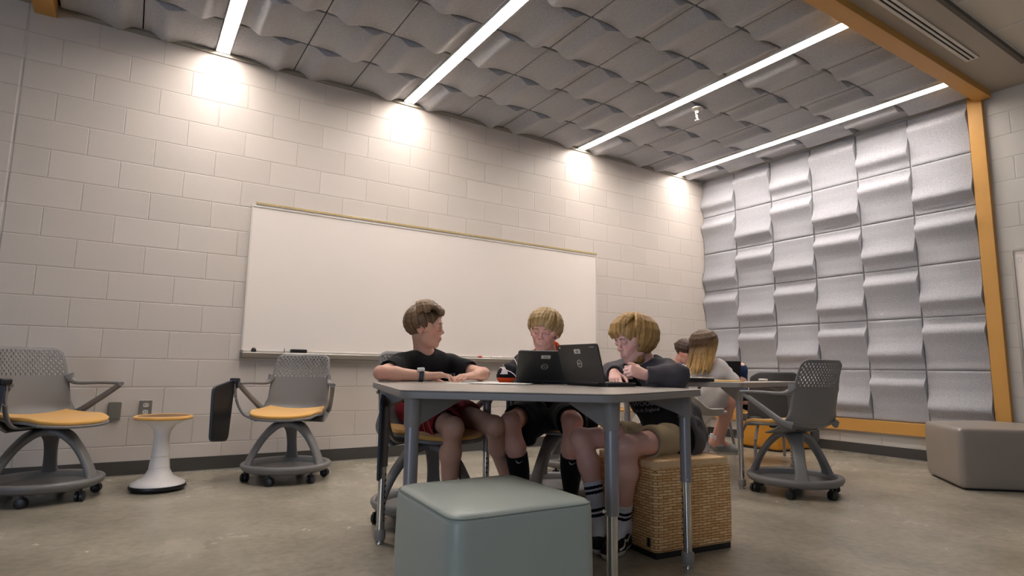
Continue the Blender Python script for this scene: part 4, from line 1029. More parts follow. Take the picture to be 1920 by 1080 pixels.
def shoe(parent, ankle, toe_dir, m_up, m_sole, s=1.0, name='shoe', z0=0):
    """ankle is above the heel; builds on the floor"""
    d = Vector((toe_dir[0], toe_dir[1], 0)).normalized(); sd = Vector((-d.y, d.x, 0)); h = Vector((ankle[0], ankle[1], 0))-d*.045*s
    lo, hi = bbox([h-d*.05, h+d*.27*s], .07); lo[2] = -.01; hi[2] = .16; F = Field(lo, hi, (), .0035, .0035); up = Vector((0, 0, 1))
    F.cap(h+d*.02+up*.035, h+d*.13*s+sd*.004+up*.034, .035, .040, .02); F.cap(h+d*.13*s+up*.034, h+d*.205*s+up*.030, .041, .034, .02)
    F.cap(h+d*.035+up*.045, h+d*.045+up*.095, .036, .034, .02); F.cap(h+d*.06+up*.080, h+d*.14*s+up*.050, .028, .026, .02)
    F.cap(h+d*.045+up*.10, h+d*.05+up*.16, .032, .034, .004, 'sub')
    F.F[:, :, F.ax[2] > .108] = np.maximum(F.F[:, :, F.ax[2] > .108], .01)
    z = F.ax[2][None, None, :]; F.F = np.maximum(F.F, (.0015-z)+0*F.F)
    me = F.mesh(name); o = link(name, me, parent); o.location.z = z0; return relax(o, 1), me, d, sd, h
def proj(P):
    q = Vector(P)-CAM; z = q.dot(CF); return 960+1115.5*q.dot(CR)/z, 540-1115.5*q.dot(CU)/z, z
def decal(me, M4, target, direction, off=.0012):
    from mathutils.bvhtree import BVHTree
    dg = bpy.context.evaluated_depsgraph_get(); bm = bmesh.new(); bm.from_mesh(target.data); bv = BVHTree.FromBMesh(bm); bm.free(); d = Vector(direction).normalized(); mis = 0
    for v in me.vertices:
        p = M4 @ v.co
        if direction == CF: d = (p-CAM).normalized()
        hit = bv.ray_cast(p-d*.25, d)
        if hit[0] is None: v.co = p; mis += 1
        else: v.co = hit[0]-d*off
    me.update(); return me
def band(parent, name, a, b, ra, rb, m, n=28):
    bm = bmesh.new(); a = Vector(a); b = Vector(b); d = (b-a)
    sweep(bm, [a, a+d*.06, a+d*.94, b], [circ(ra*.985, n), circ(ra, n), circ(rb, n), circ(rb*.985, n)]); return obj(name, bm, m, parent, True)
LEFTI = Vector((-CR.x, -CR.y, 0)).normalized()     # picture left, level
TOW = Vector((-CF.x, -CF.y, 0)).normalized()       # towards the camera, level
UP = Vector((0, 0, 1))
def dirv(left, tow, up): return (LEFTI*left+TOW*tow+UP*up).normalized()
def fall(p, z):
    p = Vector(p); p.z = z; return p
M_socw = cloth('white_sock', (214, 216, 226)); M_socb = cloth('black_sock', (18, 18, 20)); M_navyst = cloth('navy_stripe', (20, 22, 44)); M_swoosh = mat('grey_swoosh', (150, 150, 155), .6)
M_canvas = cloth('black_canvas', (24, 23, 26)); M_sole = mat('white_rubber', (206, 202, 196), .5)
M_black_t = cloth('black_cotton', (15, 15, 17)); M_print = mat('white_print', (205, 202, 200), .7)

# ------------------------------------------------------------------ boy in the plain black t-shirt (left)
def person(name, label): return thing(name, label, 'person')
p1 = person('person', 'boy in black t-shirt, red shorts and wristwatch, head turned right at the table')
TH = TZT
hc = at(797, 615, 3.12); T1 = hframe(hc, dirv(-1, .10, -.02), roll=math.radians(2), s=.985)
J = dict(neck=at(795, 664, 3.16), shL=at(752, 684, 3.02), shR=at(842, 683, 3.26), elL=fall(at(714, 700, 2.75), TH+.042), elR=fall(at(906, 700, 3.10), TH+.042),
         wrL=fall(at(800, 700, 2.80), TH+.030), wrR=fall(at(890, 700, 2.93), TH+.034))
J['pelvis'] = atz(800, 3.36, .565); J['chest'] = (J['neck']+J['pelvis'])/2+TOW*.02+Vector((0, 0, .02))
hd = (J['shR']-J['shL']); hd.z = 0; hd.normalize()
J['hipL'] = J['pelvis']-hd*.075+TOW*.03; J['hipR'] = J['pelvis']+hd*.075+TOW*.03
J['kneeL'] = atz(849, 2.86, .497); J['anL'] = atz(841, 2.98, .085); J['toeL'] = J['anL']+TOW*.13+Vector((0, 0, -.05))
J['kneeR'] = atz(926, 3.04, .492); J['anR'] = atz(958, 3.42, .085); J['toeR'] = J['anR']-LEFTI*.10+TOW*.08+Vector((0, 0, -.05))
allp = list(J.values())+[hc]
lo, hi = bbox(allp, .16); 
F = Field(lo, hi, [bbox([hc], .125), bbox([J['wrL'], J['wrL']-LEFTI*.17], .045), bbox([J['wrR'], J['wrR']+LEFTI*.15], .045)], .008, .0032)
torso_prims(F, J); add_head(F, T1, J['neck'], smile=.2, lids=.45, rn=.045)
for a, b, c in (('shL', 'elL', 'wrL'), ('shR', 'elR', 'wrR')):
    F.cap(J[a], J[b], .036, .030, .03); mid = J[b]+(J[c]-J[b])*.3; F.cap(J[b], mid, .031, .032, .02); F.cap(mid, J[c], .032, .0215, .02)
add_hand(F, J['wrL'], dirv(-1, -.10, .10), dirv(.15, -.25, 1), -1, curls=(.50, .55, .60, .62), s=.94, thumb=.8, spread=1.1)
add_hand(F, J['wrR'], dirv(.62, .62, -.05), dirv(0, .15, 1), +1, curls=(.65, .68, .72, .8), s=.94, thumb=.4)
for a, b, c, t_ in (('hipL', 'kneeL', 'anL', 'toeL'), ('hipR', 'kneeR', 'anR', 'toeR')): leg_prims(F, J[a], J[b], J[c], J[t_])
me = F.mesh('body'); tint(me, skin_tint(T1, (208, 162, 140), [(J['kneeL'], .06, (196, 138, 120), .4), (J['elL'], .05, (214, 140, 122), .45), (J['elR'], .05, (214, 140, 122), .45)])); relax(link('body', me, p1, M_skin), 1)
face_parts(p1, T1, (96, 74, 52), (0, 1, -.05))
# t-shirt
lo, hi = bbox([J[k] for k in ('neck', 'shL', 'shR', 'elL', 'elR', 'pelvis')], .16); F = Field(lo, hi, (), .006, .006)
torso_prims(F, J, .014, .05)
for a, b in (('shL', 'elL'), ('shR', 'elR')): F.cap(J[a], J[a]+(J[b]-J[a])*.95, .048, .050, .04)
F.ripple(.0036, 46, 5, (1, 1, .6))
sleeve_end(F, J['shL'], J['elL'], .66, .050, open_r=.038); sleeve_end(F, J['shR'], J['elR'], .66, .050, open_r=.038)
nk = J['neck']; nu = (T1 @ Vector((0, -.022, -.045))-nk).normalized()
F.cap(nk+nu*.018+TOW*.006, nk+nu*.14, .058, .066, .006, 'sub'); F.ell(nk+nu*.035+dirv(-.5, .9, 0)*.045, (.042, .042, .040), None, .008, 'sub')
hp = J['pelvis']-Vector((0, 0, .02)); F.plane(hp-Vector((0, 0, .02)), (0, 0, -1), ball=(hp-Vector((0, 0, .12)), .17))
me = F.mesh('t_shirt'); ts = relax(link('t_shirt', me, p1, M_black_t), 2)
bpy.context.view_layer.update()
me = text_mesh('best.', .040, .0001); mm = Matrix((CR, CU, -CF)).transposed().to_4x4(); mm.translation = at(843, 703, 2.9); link('shirt_print', decal(me, mm, ts, CF), ts, M_print)
# watch
wd = (J['elL']-J['wrL']).normalized(); wc = J['wrL']+wd*.026
M_wband = mat('slate_watch_band', (44, 52, 62), .5)
o = band(p1, 'watch_band', wc-wd*.011, wc+wd*.011, .0285, .0295, M_wband)
bm = bmesh.new(); zt = Vector((0, 0, 1)); n_ = (zt*.9+TOW*.25).normalized(); s_ = wd.cross(n_).normalized()
for r_, h0, h1 in ((.019, .026, .035),): sweep(bm, [wc+n_*h0, wc+n_*h1], circ(r_, 4) if False else rrect(.036, .034, .008, 3), wd)
obj('watch_case', bm, mat('silver_watch', (196, 206, 208), .3, metal=.5), o, True)
# shorts: dark red with pale diagonal pin stripes
M_red = cloth('dark_red_mesh', (122, 22, 34)); M_coral = cloth('coral_stripe', (214, 104, 84))
kn = (J['kneeL']-J['hipL']).normalized()
def stripe_idx(c):
    q = c-J['hipL']; u = q.dot(kn)*100; v = q.dot(LEFTI)*100
    return 0
sh1 = shorts('shorts', J, .86, .62, M_red, p1, flare=.086, r0=.100, seed=11, droop=.012, extra=((at(800, 796, 3.02), (.070, .05, .055)), (at(806, 820, 2.98), (.050, .035, .030)), (at(868, 776, 3.08), (.06, .04, .04))))
for k, (xa, ya, xb, yb) in enumerate(((790, 782, 806, 832), (800, 784, 818, 826), (818, 786, 826, 806), (827, 785, 834, 802))):
    pts = smoothpath([at(xa, ya, 3.0), at((xa+xb)/2-2, (ya+yb)/2, 3.0), at(xb, yb, 3.0)], 6); bm = bmesh.new()
    rows = [(bm.verts.new(p-CR*.0022), bm.verts.new(p+CR*.0022)) for p in pts]
    for a, b in zip(rows, rows[1:]): bm.faces.new((a[0], a[1], b[1], b[0]))
    me = bpy.data.meshes.new('stripe'); bm.to_mesh(me); bm.free(); link('stripe', decal(me, Matrix.Identity(4), sh1, CF, .0025), sh1, M_coral)
for a, t_ in (('anL', 'toeL'), ('anR', 'toeR')):
    band(p1, 'sock', J[a]+Vector((0, 0, .07)), J[a]-Vector((0, 0, .02)), .038, .040, M_socb)
    o, me, d, sd, h = shoe(p1, J[a], J[t_]-J[a], None, None); paint(me, lambda c: 1 if c.z < .022 else 0, [M_canvas, M_sole])
# hair: short back and sides, long swept top
random.seed(4); cl = []
for i in range(230):
    az = random.uniform(-math.pi, math.pi); top = abs(az) < 1.15; path = []
    el_end = random.uniform(.30, .50) if top else random.uniform(-.60, .0); n_ = random.uniform(-.0015, .0025)
    for k in range(8):
        u = k/7; el = 1.52+(el_end-1.52)*u; a = az+(.35*u if top else .06*u)
        lift = .014+.022*math.sin(min(1, u*1.15)*2.6)**1 if top else .013*(1-.55*u)
        path.append(scalp(a, el, lift+n_))
    cl.append((path, [.0065, .007, .007, .007, .007, .0065, .006, .0035]))
for i in range(60):       # swept top pushed forwards over the forehead
    x = random.uniform(-.048, .050); e = random.uniform(-.006, .006)
    cl.append(([Vector((x*.9, -.035, .112)), Vector((x*.9, .000, .118)), Vector((x*.95+.004, .035, .120+e)), Vector((x+.008, .064, .110+e)), Vector((x+.012, .084+e*.5, .093+e)), Vector((x+.014, .090+e*.5, .077+e*1.5))], [.003, .0065, .008, .008, .0065, .0035]))
make_hair('hair', T1, p1, cl, [('ell', ((0, .088, -.020), (.075, .060, .082))), ('ell', ((.080, .012, -.02), (.03, .030, .045))), ('ell', ((-.080, .012, -.02), (.03, .030, .045))), ('plane', ((0, -.05, -.055), (0, .35, -1), (0, -.02, -.13), .11))],
          (142, 110, 76), (66, 50, 38), capr=.0075, seed=1)

# ------------------------------------------------------------------ boy in the black and orange jersey (middle)
p2 = person('person', 'boy in black and orange jersey with fringe, looking down at the left laptop')
hc = at(1021, 622, 3.26); T2 = hframe(hc, dirv(.30, 1, -.20), roll=math.radians(-6), s=.98)
J = dict(neck=at(1030, 668, 3.40), shL=at(983, 683, 3.34), shR=at(1082, 684, 3.44), elL=fall(at(950, 700, 3.12), TH+.045), elR=fall(at(1108, 700, 3.20), TH+.05),
         wrL=fall(at(1000, 700, 3.00), TH+.045), wrR=fall(at(1062, 700, 3.03), TH+.045))
J['elL'] = fall(at(950, 700, 3.07), TH+.040)
J['pelvis'] = atz(1034, 3.62, .565); J['chest'] = (J['neck']+J['pelvis'])/2+TOW*.02
hd = (J['shR']-J['shL']); hd.z = 0; hd.normalize(); J['hipL'] = J['pelvis']-hd*.075+TOW*.03; J['hipR'] = J['pelvis']+hd*.075+TOW*.03
J['kneeL'] = atz(957, 3.08, .508); J['anL'] = atz(984, 3.14, .085); J['toeL'] = J['anL']+TOW*.13+LEFTI*.03-UP*.05
J['kneeR'] = atz(1073, 3.00, .520); J['anR'] = atz(1070, 3.10, .085); J['toeR'] = J['anR']+TOW*.13-UP*.05
lo, hi = bbox(list(J.values())+[hc], .16); F = Field(lo, hi, [bbox([hc], .125)], .0075, .0032)
torso_prims(F, J); add_head(F, T2, J['neck'], smile=1.6, lids=.75, rn=.045)
for a, b, c in (('shL', 'elL', 'wrL'), ('shR', 'elR', 'wrR')):
    F.cap(J[a], J[b], .036, .030, .03); F.cap(J[b], J[c], .035, .0235, .02)
add_hand(F, J['wrL'], dirv(-.45, .75, -.05), dirv(0, 0, 1), +1, curl=.4, s=.9); add_hand(F, J['wrR'], dirv(.1, 1, -.05), dirv(0, 0, 1), -1, curl=.4, s=.9)
for a, b, c, t_ in (('hipL', 'kneeL', 'anL', 'toeL'), ('hipR', 'kneeR', 'anR', 'toeR')): leg_prims(F, J[a], J[b], J[c], J[t_])
me = F.mesh('body'); tint(me, skin_tint(T2, (216, 164, 146), [(J['kneeL'], .06, (196, 134, 116), .4), (J['kneeR']+UP*.02, .05, (170, 96, 82), .6)])); relax(link('body', me, p2, M_skin), 1)
face_parts(p2, T2, (150, 118, 78), (.05, 1, -.6))
bm = bmesh.new(); P_ = lambda x, y, z: T2 @ Vector((x, y, z)); tube(bm, smoothpath([P_(-.012, .0855, -.0555), P_(0, .0905, -.0562), P_(.012, .0855, -.0555)], 4), .0017, 6); obj('teeth', bm, mat('teeth_white', (232, 226, 214), .4), p2, True)
lo, hi = bbox([J[k] for k in ('neck', 'shL', 'shR', 'elL', 'elR', 'wrL', 'wrR', 'pelvis')], .15); F = Field(lo, hi, (), .006, .006)
torso_prims(F, J, .018, .05)
for a, b, c in (('shL', 'elL', 'wrL'), ('shR', 'elR', 'wrR')): F.cap(J[a], J[b], .050, .047, .04); F.cap(J[b], J[b]+(J[c]-J[b])*.9, .043, .040, .03)
F.ripple(.0036, 44, 8)
for a, b in (('elL', 'wrL'), ('elR', 'wrR')): sleeve_end(F, J[a], J[b], .62, .044)
nk = J['neck']; nu = (T2 @ Vector((0, -.022, -.045))-nk).normalized();
for q in ('shL', 'shR'): F.cap(nk+(J[q]-nk)*.25+nu*.012, J[q], .040, .050, .04)
sdx = nu.cross(TOW).normalized(); bk = sdx.cross(nu).normalized()*(1 if sdx.cross(nu).dot(TOW) < 0 else -1)
ring = [nk+nu*(.040+.014*math.cos(a))+bk*(.058*math.cos(a))+sdx*(.060*math.sin(a)) for a in [k*math.pi/8 for k in range(17)]]
for a, b in zip(ring, ring[1:]): F.cap(a, b, .017, .017, .01)
F.cap(nk+nu*.02+TOW*.008, nk+nu*.14, .053, .056, .006, 'sub')
F.cap(nk+TOW*.06+nu*.04, nk+TOW*.105-nu*.03, .022, .008, .006, 'sub')
hp = J['pelvis']-UP*.03; F.plane(hp, (0, 0, -1), ball=(hp-UP*.10, .17))
M_or = cloth('orange_knit', (206, 72, 30)); M_wh = cloth('white_knit', (222, 208, 204)); M_jet = cloth('black_knit', (17, 17, 23))
me = F.mesh('jersey')
ax1 = J['elL']; fa = (J['wrL']-J['elL']).normalized(); fl = (J['wrL']-J['elL']).length; cn = nk+nu*.02
def jz(c):
    if (c-cn).length < .088 and (c-nk).dot(nu) > .022: return 1
    q = c-ax1; t_ = q.dot(fa)
    if t_ > -.035 and abs((q-fa*t_).length) < .075 and c.z < TH+.026: return 1
    if -.05 < t_ < .05 and (q-fa*t_).length < .075 and TH+.040 < c.z < TH+.062+.018*math.sin(c.x*190) and q.dot(LEFTI) > -.005: return 2
    return 0
paint(me, jz, [M_jet, M_or, M_wh]); js = relax(link('jersey', me, p2), 2)
bpy.context.view_layer.update()
for pts in (((943, 683), (948, 693), (957, 697), (965, 703), (970, 712)), ((963, 672), (967, 677), (970, 686))):
    W_ = smoothpath([at(x, y, 3.0) for x, y in pts], 5); bm = bmesh.new(); rows = [(bm.verts.new(p-CU*.0022-CR*.001), bm.verts.new(p+CU*.0022+CR*.001)) for p in W_]
    for a, b in zip(rows, rows[1:]): bm.faces.new((a[0], a[1], b[1], b[0]))
    me = bpy.data.meshes.new('piping'); bm.to_mesh(me); bm.free(); link('piping', decal(me, Matrix.Identity(4), js, CF, .003), js, M_wh)
M_bsh = cloth('black_shorts', (17, 18, 17))
s2 = shorts('shorts', J, .82, .88, M_bsh, p2, flare=.080, r0=.100, seed=21, droop=.010, extra=((at(1002, 800, 3.22), (.07, .06, .06)), (at(990, 826, 3.16), (.045, .04, .028)), (at(1030, 790, 3.3), (.08, .06, .05)), (at(1104, 792, 3.16), (.05, .05, .045))))
bpy.context.view_layer.update()
mm = Matrix((CR, CU, -CF)).transposed().to_4x4(); mm.translation = at(1077, 769, 2.9)
bm = bmesh.new(); vs = grid_surface(bm, lambda a, b: Vector(((a-.5)*.05, (b-.5)*.022-.010*a, 0)), 8, 4); me = bpy.data.meshes.new('patch'); bm.to_mesh(me); bm.free(); link('shorts_patch', decal(me, mm, s2, CF, .002), s2, mat('faded_patch', (112, 112, 100), .8))
for a, b, t_ in (('anL', 'kneeL', 'toeL'), ('anR', 'kneeR', 'toeR')):
    v = J[b]-J[a]; n_ = 12; bm = bmesh.new(); R_ = [.0385, .036, .039, .046, .054, .0575, .058]; pts = [J[a]-UP*.03+(v+UP*.03)*(k/6*.62) for k in range(7)]
    kd = -v.normalized(); back = (J['hipL' if a == 'anL' else 'hipR']-J[b]); back = (back-kd*back.dot(kd)).normalized(); pts = [p+back*(.010*min(1, k/4)) for k, p in enumerate(pts)]
    sweep(bm, smoothpath(pts, 4), [circ(R_[min(6, int(q/4))]+(R_[min(6, int(q/4)+1)]-R_[min(6, int(q/4))])*(q/4-int(q/4)), 24) for q in range(25)]); so = obj('sock', bm, M_socb, p2, True)
    bpy.context.view_layer.update(); c_ = J[a]+v*.53; px, py, _z = proj(J[a]+v*.50+back*.008); px += 2
    pts = [at(px-7, py-3, 2.9), at(px-4, py+1, 2.9), at(px, py+2, 2.9), at(px+8, py-2, 2.9)]; W_ = smoothpath(pts, 4); bm = bmesh.new(); wv = [.0004, .002, .0034, .004, .0042, .0040, .0036, .003, .0024, .0018, .0012, .0007, .0003]
    rows = [(bm.verts.new(p-CU*wv[min(12, i)]), bm.verts.new(p+CU*wv[min(12, i)])) for i, p in enumerate(W_)]
    for q, r_ in zip(rows, rows[1:]): bm.faces.new((q[0], q[1], r_[1], r_[0]))
    me = bpy.data.meshes.new('swoosh'); bm.to_mesh(me); bm.free(); link('swoosh', decal(me, Matrix.Identity(4), so, CF, .0012), so, M_swoosh)
    o, me, d, sd, h = shoe(p2, J[a], J[t_]-J[a], None, None); paint(me, lambda c: 1 if c.z < .022 else 0, [M_canvas, M_sole])
random.seed(9); cl = []
for i in range(210):
    az = random.uniform(-math.pi, math.pi); A = abs(az)
    el_end = ((.10-.12*az) if A < .75 else (-.30 if A < 1.3 else (-.45 if A < 1.9 else -.75)))+random.uniform(-.07, .05); path = []; n_ = random.uniform(-.002, .002)
    for k in range(8):
        u = k/7; el = 1.53+(el_end-1.53)*u; path.append(scalp(az+(.45 if A < 1 else .12)*u, el, .013+.009*math.sin(u*3)+n_-(.003 if u > .9 else 0)))
    cl.append((path, [.0065, .007, .007, .007, .0065, .006, .0055, .003]))
make_hair('hair', T2, p2, cl, [('ell', ((0, .092, -.030), (.078, .062, .072))), ('ell', ((.082, .020, -.045), (.03, .030, .040))), ('ell', ((-.082, .020, -.045), (.03, .030, .040))), ('plane', ((0, -.05, -.060), (0, .35, -1), (0, -.02, -.14), .11))],
          (196, 164, 110), (130, 102, 66), capr=.010, seed=2)

# ------------------------------------------------------------------ boy in the charcoal hoodie (right, on the wicker cube)
p3 = person('person', 'boy with chin-length blond hair and charcoal hoodie, side view, typing at the right laptop')
hc = at(1189, 640, 2.94); T3 = hframe(hc, dirv(1, .42, -.24), roll=math.radians(4), s=1.0)
J = dict(neck=at(1213, 687, 3.00), shL=at(1172, 701, 3.12), shR=at(1250, 699, 2.86), elR=fall(at(1268, 700, 2.60), TH+.046), wrR=fall(at(1210, 700, 2.60), TH+.052),
         elL=fall(at(1150, 700, 3.12), TH+.06), wrL=fall(at(1152, 700, 2.86), TH+.055))
J['pelvis'] = atz(1266, 2.90, .470); J['chest'] = (J['neck']+J['pelvis'])/2+LEFTI*.01-TOW*.0
J['hipL'] = J['pelvis']+Vector((CF.x, CF.y, 0)).normalized()*.085+LEFTI*.03; J['hipR'] = J['pelvis']+TOW*.085+LEFTI*.02
J['kneeR'] = atz(1174, 2.56, .458); J['anR'] = atz(1166, 2.63, .105); J['toeR'] = J['anR']+TOW*.10+LEFTI*.06-UP*.05
J['kneeL'] = atz(1090, 2.82, .458); J['anL'] = atz(1124, 2.72, .105); J['toeL'] = J['anL']+TOW*.12+LEFTI*.02-UP*.05
lo, hi = bbox(list(J.values())+[hc], .16); F = Field(lo, hi, [bbox([hc], .125), bbox([J['wrR'], J['wrR']+LEFTI*.12+UP*.05], .05), bbox([J['wrL'], J['wrL']+TOW*.1], .05)], .0075, .0032)
torso_prims(F, J); add_head(F, T3, J['neck'], smile=-.3, lids=.70, rn=.044)
for a, b, c in (('shL', 'elL', 'wrL'), ('shR', 'elR', 'wrR')): F.cap(J[a], J[b], .036, .030, .03); F.cap(J[b], J[c], .035, .0235, .02)
add_hand(F, J['wrR'], dirv(.92, .10, .28), dirv(-.1, .85, .5), +1, curls=(1.55, 1.6, 1.6, 1.6), s=.82, thumb=.9)
add_hand(F, J['wrL'], dirv(.10, .85, -.35), dirv(.2, .2, 1), -1, curls=(.45, .60, .75, .85), s=.88)
for a, b, c, t_ in (('hipL', 'kneeL', 'anL', 'toeL'), ('hipR', 'kneeR', 'anR', 'toeR')): leg_prims(F, J[a], J[b], J[c], J[t_], (.064, .047, .045, .050, .030))
me = F.mesh('body'); tint(me, skin_tint(T3, (222, 172, 156), [(J['kneeL'], .05, (196, 134, 116), .4), (J['kneeR'], .05, (196, 134, 116), .4)])); relax(link('body', me, p3, M_skin), 1)
face_parts(p3, T3, (120, 92, 62), (0, 1, -.55))
# black t-shirt torso
lo, hi = bbox([J[k] for k in ('neck', 'shL', 'shR', 'pelvis')], .17); F = Field(lo, hi, (), .006, .006); torso_prims(F, J, .014, .05); F.ripple(.0030, 44, 4)
F.cap(J['pelvis']+UP*.03, J['pelvis']+LEFTI*.07+UP*.055, .108, .085, .05); F.cap(J['pelvis']+TOW*.06+UP*.04, J['pelvis']+TOW*.07+LEFTI*.05+UP*.05, .075, .06, .05)
nk = J['neck']; nu = (T3 @ Vector((0, -.022, -.045))-nk).normalized(); F.cap(nk+nu*.012+LEFTI*.008, nk+nu*.14, .055, .066, .006, 'sub')
hp = J['pelvis']-UP*.035; F.plane(hp, (0, 0, -1), ball=(hp-UP*.11, .18)); me = F.mesh('t_shirt'); ts3 = relax(link('t_shirt', me, p3, M_black_t), 2)
bpy.context.view_layer.update()
M_grp = mat('grey_print', (128, 126, 140), .7)
for s_, px, py, sz in (('Kids England', 1214, 769, .0215), ('WOOD', 1207, 757, .030)):
    me = text_mesh(s_, sz, .0001); mm = Matrix((CR, CU, -CF)).transposed().to_4x4() @ Matrix.Rotation(math.radians(5), 4, 'Z'); mm.translation = at(px, py, 2.75); link('shirt_print', decal(me, mm, ts3, CF), ts3, M_grp)
# charcoal hoodie
M_hood = cloth('charcoal_fleece', (76, 72, 76))
lo, hi = bbox([J[k] for k in ('neck', 'shL', 'shR', 'elL', 'elR', 'wrL', 'wrR', 'pelvis')], .17); F = Field(lo, hi, (), .0058, .0058); torso_prims(F, J, .024, .05)
for a, b, c in (('shL', 'elL', 'wrL'), ('shR', 'elR', 'wrR')): F.cap(J[a], J[b], .054, .052, .05); F.cap(J[b], J[b]+(J[c]-J[b])*1.06, .048, .038, .04)
F.cap(nk-nu*.00-LEFTI*.040+TOW*.03, nk-LEFTI*.055-TOW*.03-UP*.01, .034, .034, .03); F.cap(nk+LEFTI*.02+TOW*.062, nk-LEFTI*.04+TOW*.04, .016, .028, .02); F.cap(nk+LEFTI*.02-TOW*.055, nk-LEFTI*.04-TOW*.03, .016, .026, .02)
F.cap(J['pelvis']-LEFTI*.07+UP*.10, J['pelvis']-LEFTI*.115+UP*.005, .06, .035, .04); F.cap(J['pelvis']-LEFTI*.115+UP*.0, J['pelvis']-LEFTI*.105-UP*.075, .030, .014, .02); F.cap(J['pelvis']-LEFTI*.08+TOW*.09+UP*.07, J['pelvis']-LEFTI*.115+TOW*.07+UP*.03, .03, .012, .02)
F.ripple(.0062, 34, 6); F.ripple(.0022, 90, 7)
for a, b in (('elL', 'wrL'), ('elR', 'wrR')): sleeve_end(F, J[a], J[b], .98, .040, open_r=.028)
F.cap(nk+nu*.012+LEFTI*.012, nk+nu*.14, .060, .074, .008, 'sub')
# open front: a wedge from the throat down past the waist
ch = J['chest']; F.cap(nk+LEFTI*.075+nu*.01, ch+LEFTI*.120, .040, .085, .012, 'sub'); F.cap(ch+LEFTI*.120, J['pelvis']+LEFTI*.15+UP*.02, .085, .15, .012, 'sub'); F.cap(ch+LEFTI*.10+TOW*.06, J['pelvis']+LEFTI*.07+TOW*.13+UP*.0, .06, .12, .012, 'sub')
hp = J['pelvis']-UP*.02; F.plane(hp+LEFTI*.05, dirv(.3, .0, -1), ball=(hp+LEFTI*.08-UP*.10, .15))
me = F.mesh('hoodie'); relax(link('hoodie', me, p3, M_hood), 2)
s3 = shorts('shorts', J, .56, .58, cloth('khaki_twill', (176, 156, 122)), p3, flare=.071, r0=.074, seed=31)
for a, b, t_ in (('anL', 'kneeL', 'toeL'), ('anR', 'kneeR', 'toeR')):
    v = (J[b]-J[a]).normalized(); A0 = J[a]-UP*.045; up_ = .17 if a == 'anL' else .105
    hip_ = J['hipL' if a == 'anL' else 'hipR']; back = hip_-J[b]; back = (back-v*back.dot(v)).normalized(); mid = J[b]+(J[a]-J[b])*.32+back*.010
    lo, hi = bbox([J[a], J[a]+v*up_, J[t_]], .08); F = Field(lo, hi, (), .0030, .0030); F.cap(mid, J[a], .0515, .0335, .01); F.cap(J[a], J[a]+(J[t_]-J[a])*.9, .0395, .029, .02); F.cap(J[a], J[a]+back*.03-UP*.035, .0375, .031, .02)
    top = J[a]+v*up_; F.plane(top, v, ball=(top+v*.13, .16)); F.ripple(.0008, 120, 3); me = F.mesh('sock'); so = link('sock', me, p3)
    ST = (.028, .050) if a == 'anR' else (.020, .042, .118, .140)
    paint(me, lambda c: 1 if any(q < up_-(c-J[a]).dot(v) < q+.013 for q in ST) and (c-J[a]).dot(v) > .0 else 0, [M_socw, M_navyst])
    o, me, d, sd, h = shoe(p3, J[a], J[t_]-J[a], None, None, 1.0); paint(me, lambda c: 1 if c.z < .026 else 0, [M_canvas, M_sole]); bpy.context.view_layer.update()
    for sgn in (-1, 1):
        pts = [h+d*.045+UP*.070, h+d*.075+UP*.052, h+d*.11+UP*.060, h+d*.150+UP*.040, h+d*.175+UP*.036]; W_ = smoothpath(pts, 5); bm = bmesh.new(); rows = [(bm.verts.new(p-UP*.0045+sd*sgn*.2), bm.verts.new(p+UP*.0045+sd*sgn*.2)) for p in W_]
        for q, r_ in zip(rows, rows[1:]): bm.faces.new((q[0], q[1], r_[1], r_[0]))
        me2 = bpy.data.meshes.new('side_stripe'); bm.to_mesh(me2); bm.free(); link('side_stripe', decal(me2, Matrix.Identity(4), o, -sd*sgn, .0012), o, M_sole)
    bm = bmesh.new()
    for k in range(4):
        c0 = h+d*(.085+.018*k)+UP*(.100-.010*k); tube(bm, smoothpath([c0-sd*.026-UP*.010, c0+UP*.002, c0+sd*.026-UP*.010], 4), .0026, 6)
    obj('laces', bm, M_sole, o, True)
random.seed(12); cl = []
for i in range(330):
    az = random.uniform(-math.pi, math.pi); A = abs(az); path = []; n_ = random.uniform(-.002, .003)
    if az < 0:   # side turned to the camera: fringe swept forward off the cheek, long behind the ear
        if A < 1.0: el_end, sw = .22, .55
        elif A < 1.40: el_end, sw = random.uniform(-.50, -.1), -.25
        else: el_end, sw = -1.15, -.08
    else:
        if A < .9: el_end, sw = -.02, .45
        elif A < 1.5: el_end, sw = -.30, .15
        else: el_end, sw = -1.15, .0
    el_end += random.uniform(-.08, .06)
    for k in range(9):
        u = k/8; el = 1.53+(el_end-1.53)*u; path.append(scalp(az+sw*u*u, el, .017+.012*math.sin(u*3)+n_-(.004 if u > .95 else 0)))
    if A > 1.45 and el_end < -.5: e = path[-1]; path.append(e+Vector((e.x*.08, .006, -.020-random.uniform(0, .016)))); path.append(path[-1]+Vector((-e.x*.14, .010, -.010)))
    cl.append((path, [.0065, .0075, .0075, .0075, .007, .007, .0065, .006, .0055, .0045, .003]))
for i in range(50):      # side-swept fringe falling to the far temple
    x = random.uniform(-.050, .040); e = random.uniform(-.005, .005)
    cl.append(([Vector((x*.5-.01, -.01, .126)), Vector((x*.7, .042, .124+e)), Vector((x*.8+.010, .082, .098+e)), Vector((x+.022, .098-.2*abs(x), .066+e)), Vector((min(.080, x+.045), .088-.5*max(0, x), .040+e))], [.007, .008, .008, .0065, .003]))
make_hair('hair', T3, p3, cl, [('ell', ((0, .094, -.024), (.076, .062, .074))), ('ell', ((.082, .034, -.045), (.03, .030, .040))), ('ell', ((-.075, .046, -.036), (.032, .038, .046))), ('plane', ((0, -.05, -.070), (0, .35, -1), (0, -.02, -.15), .11))],
          (206, 164, 98), (126, 90, 52), capr=.012, seed=3)
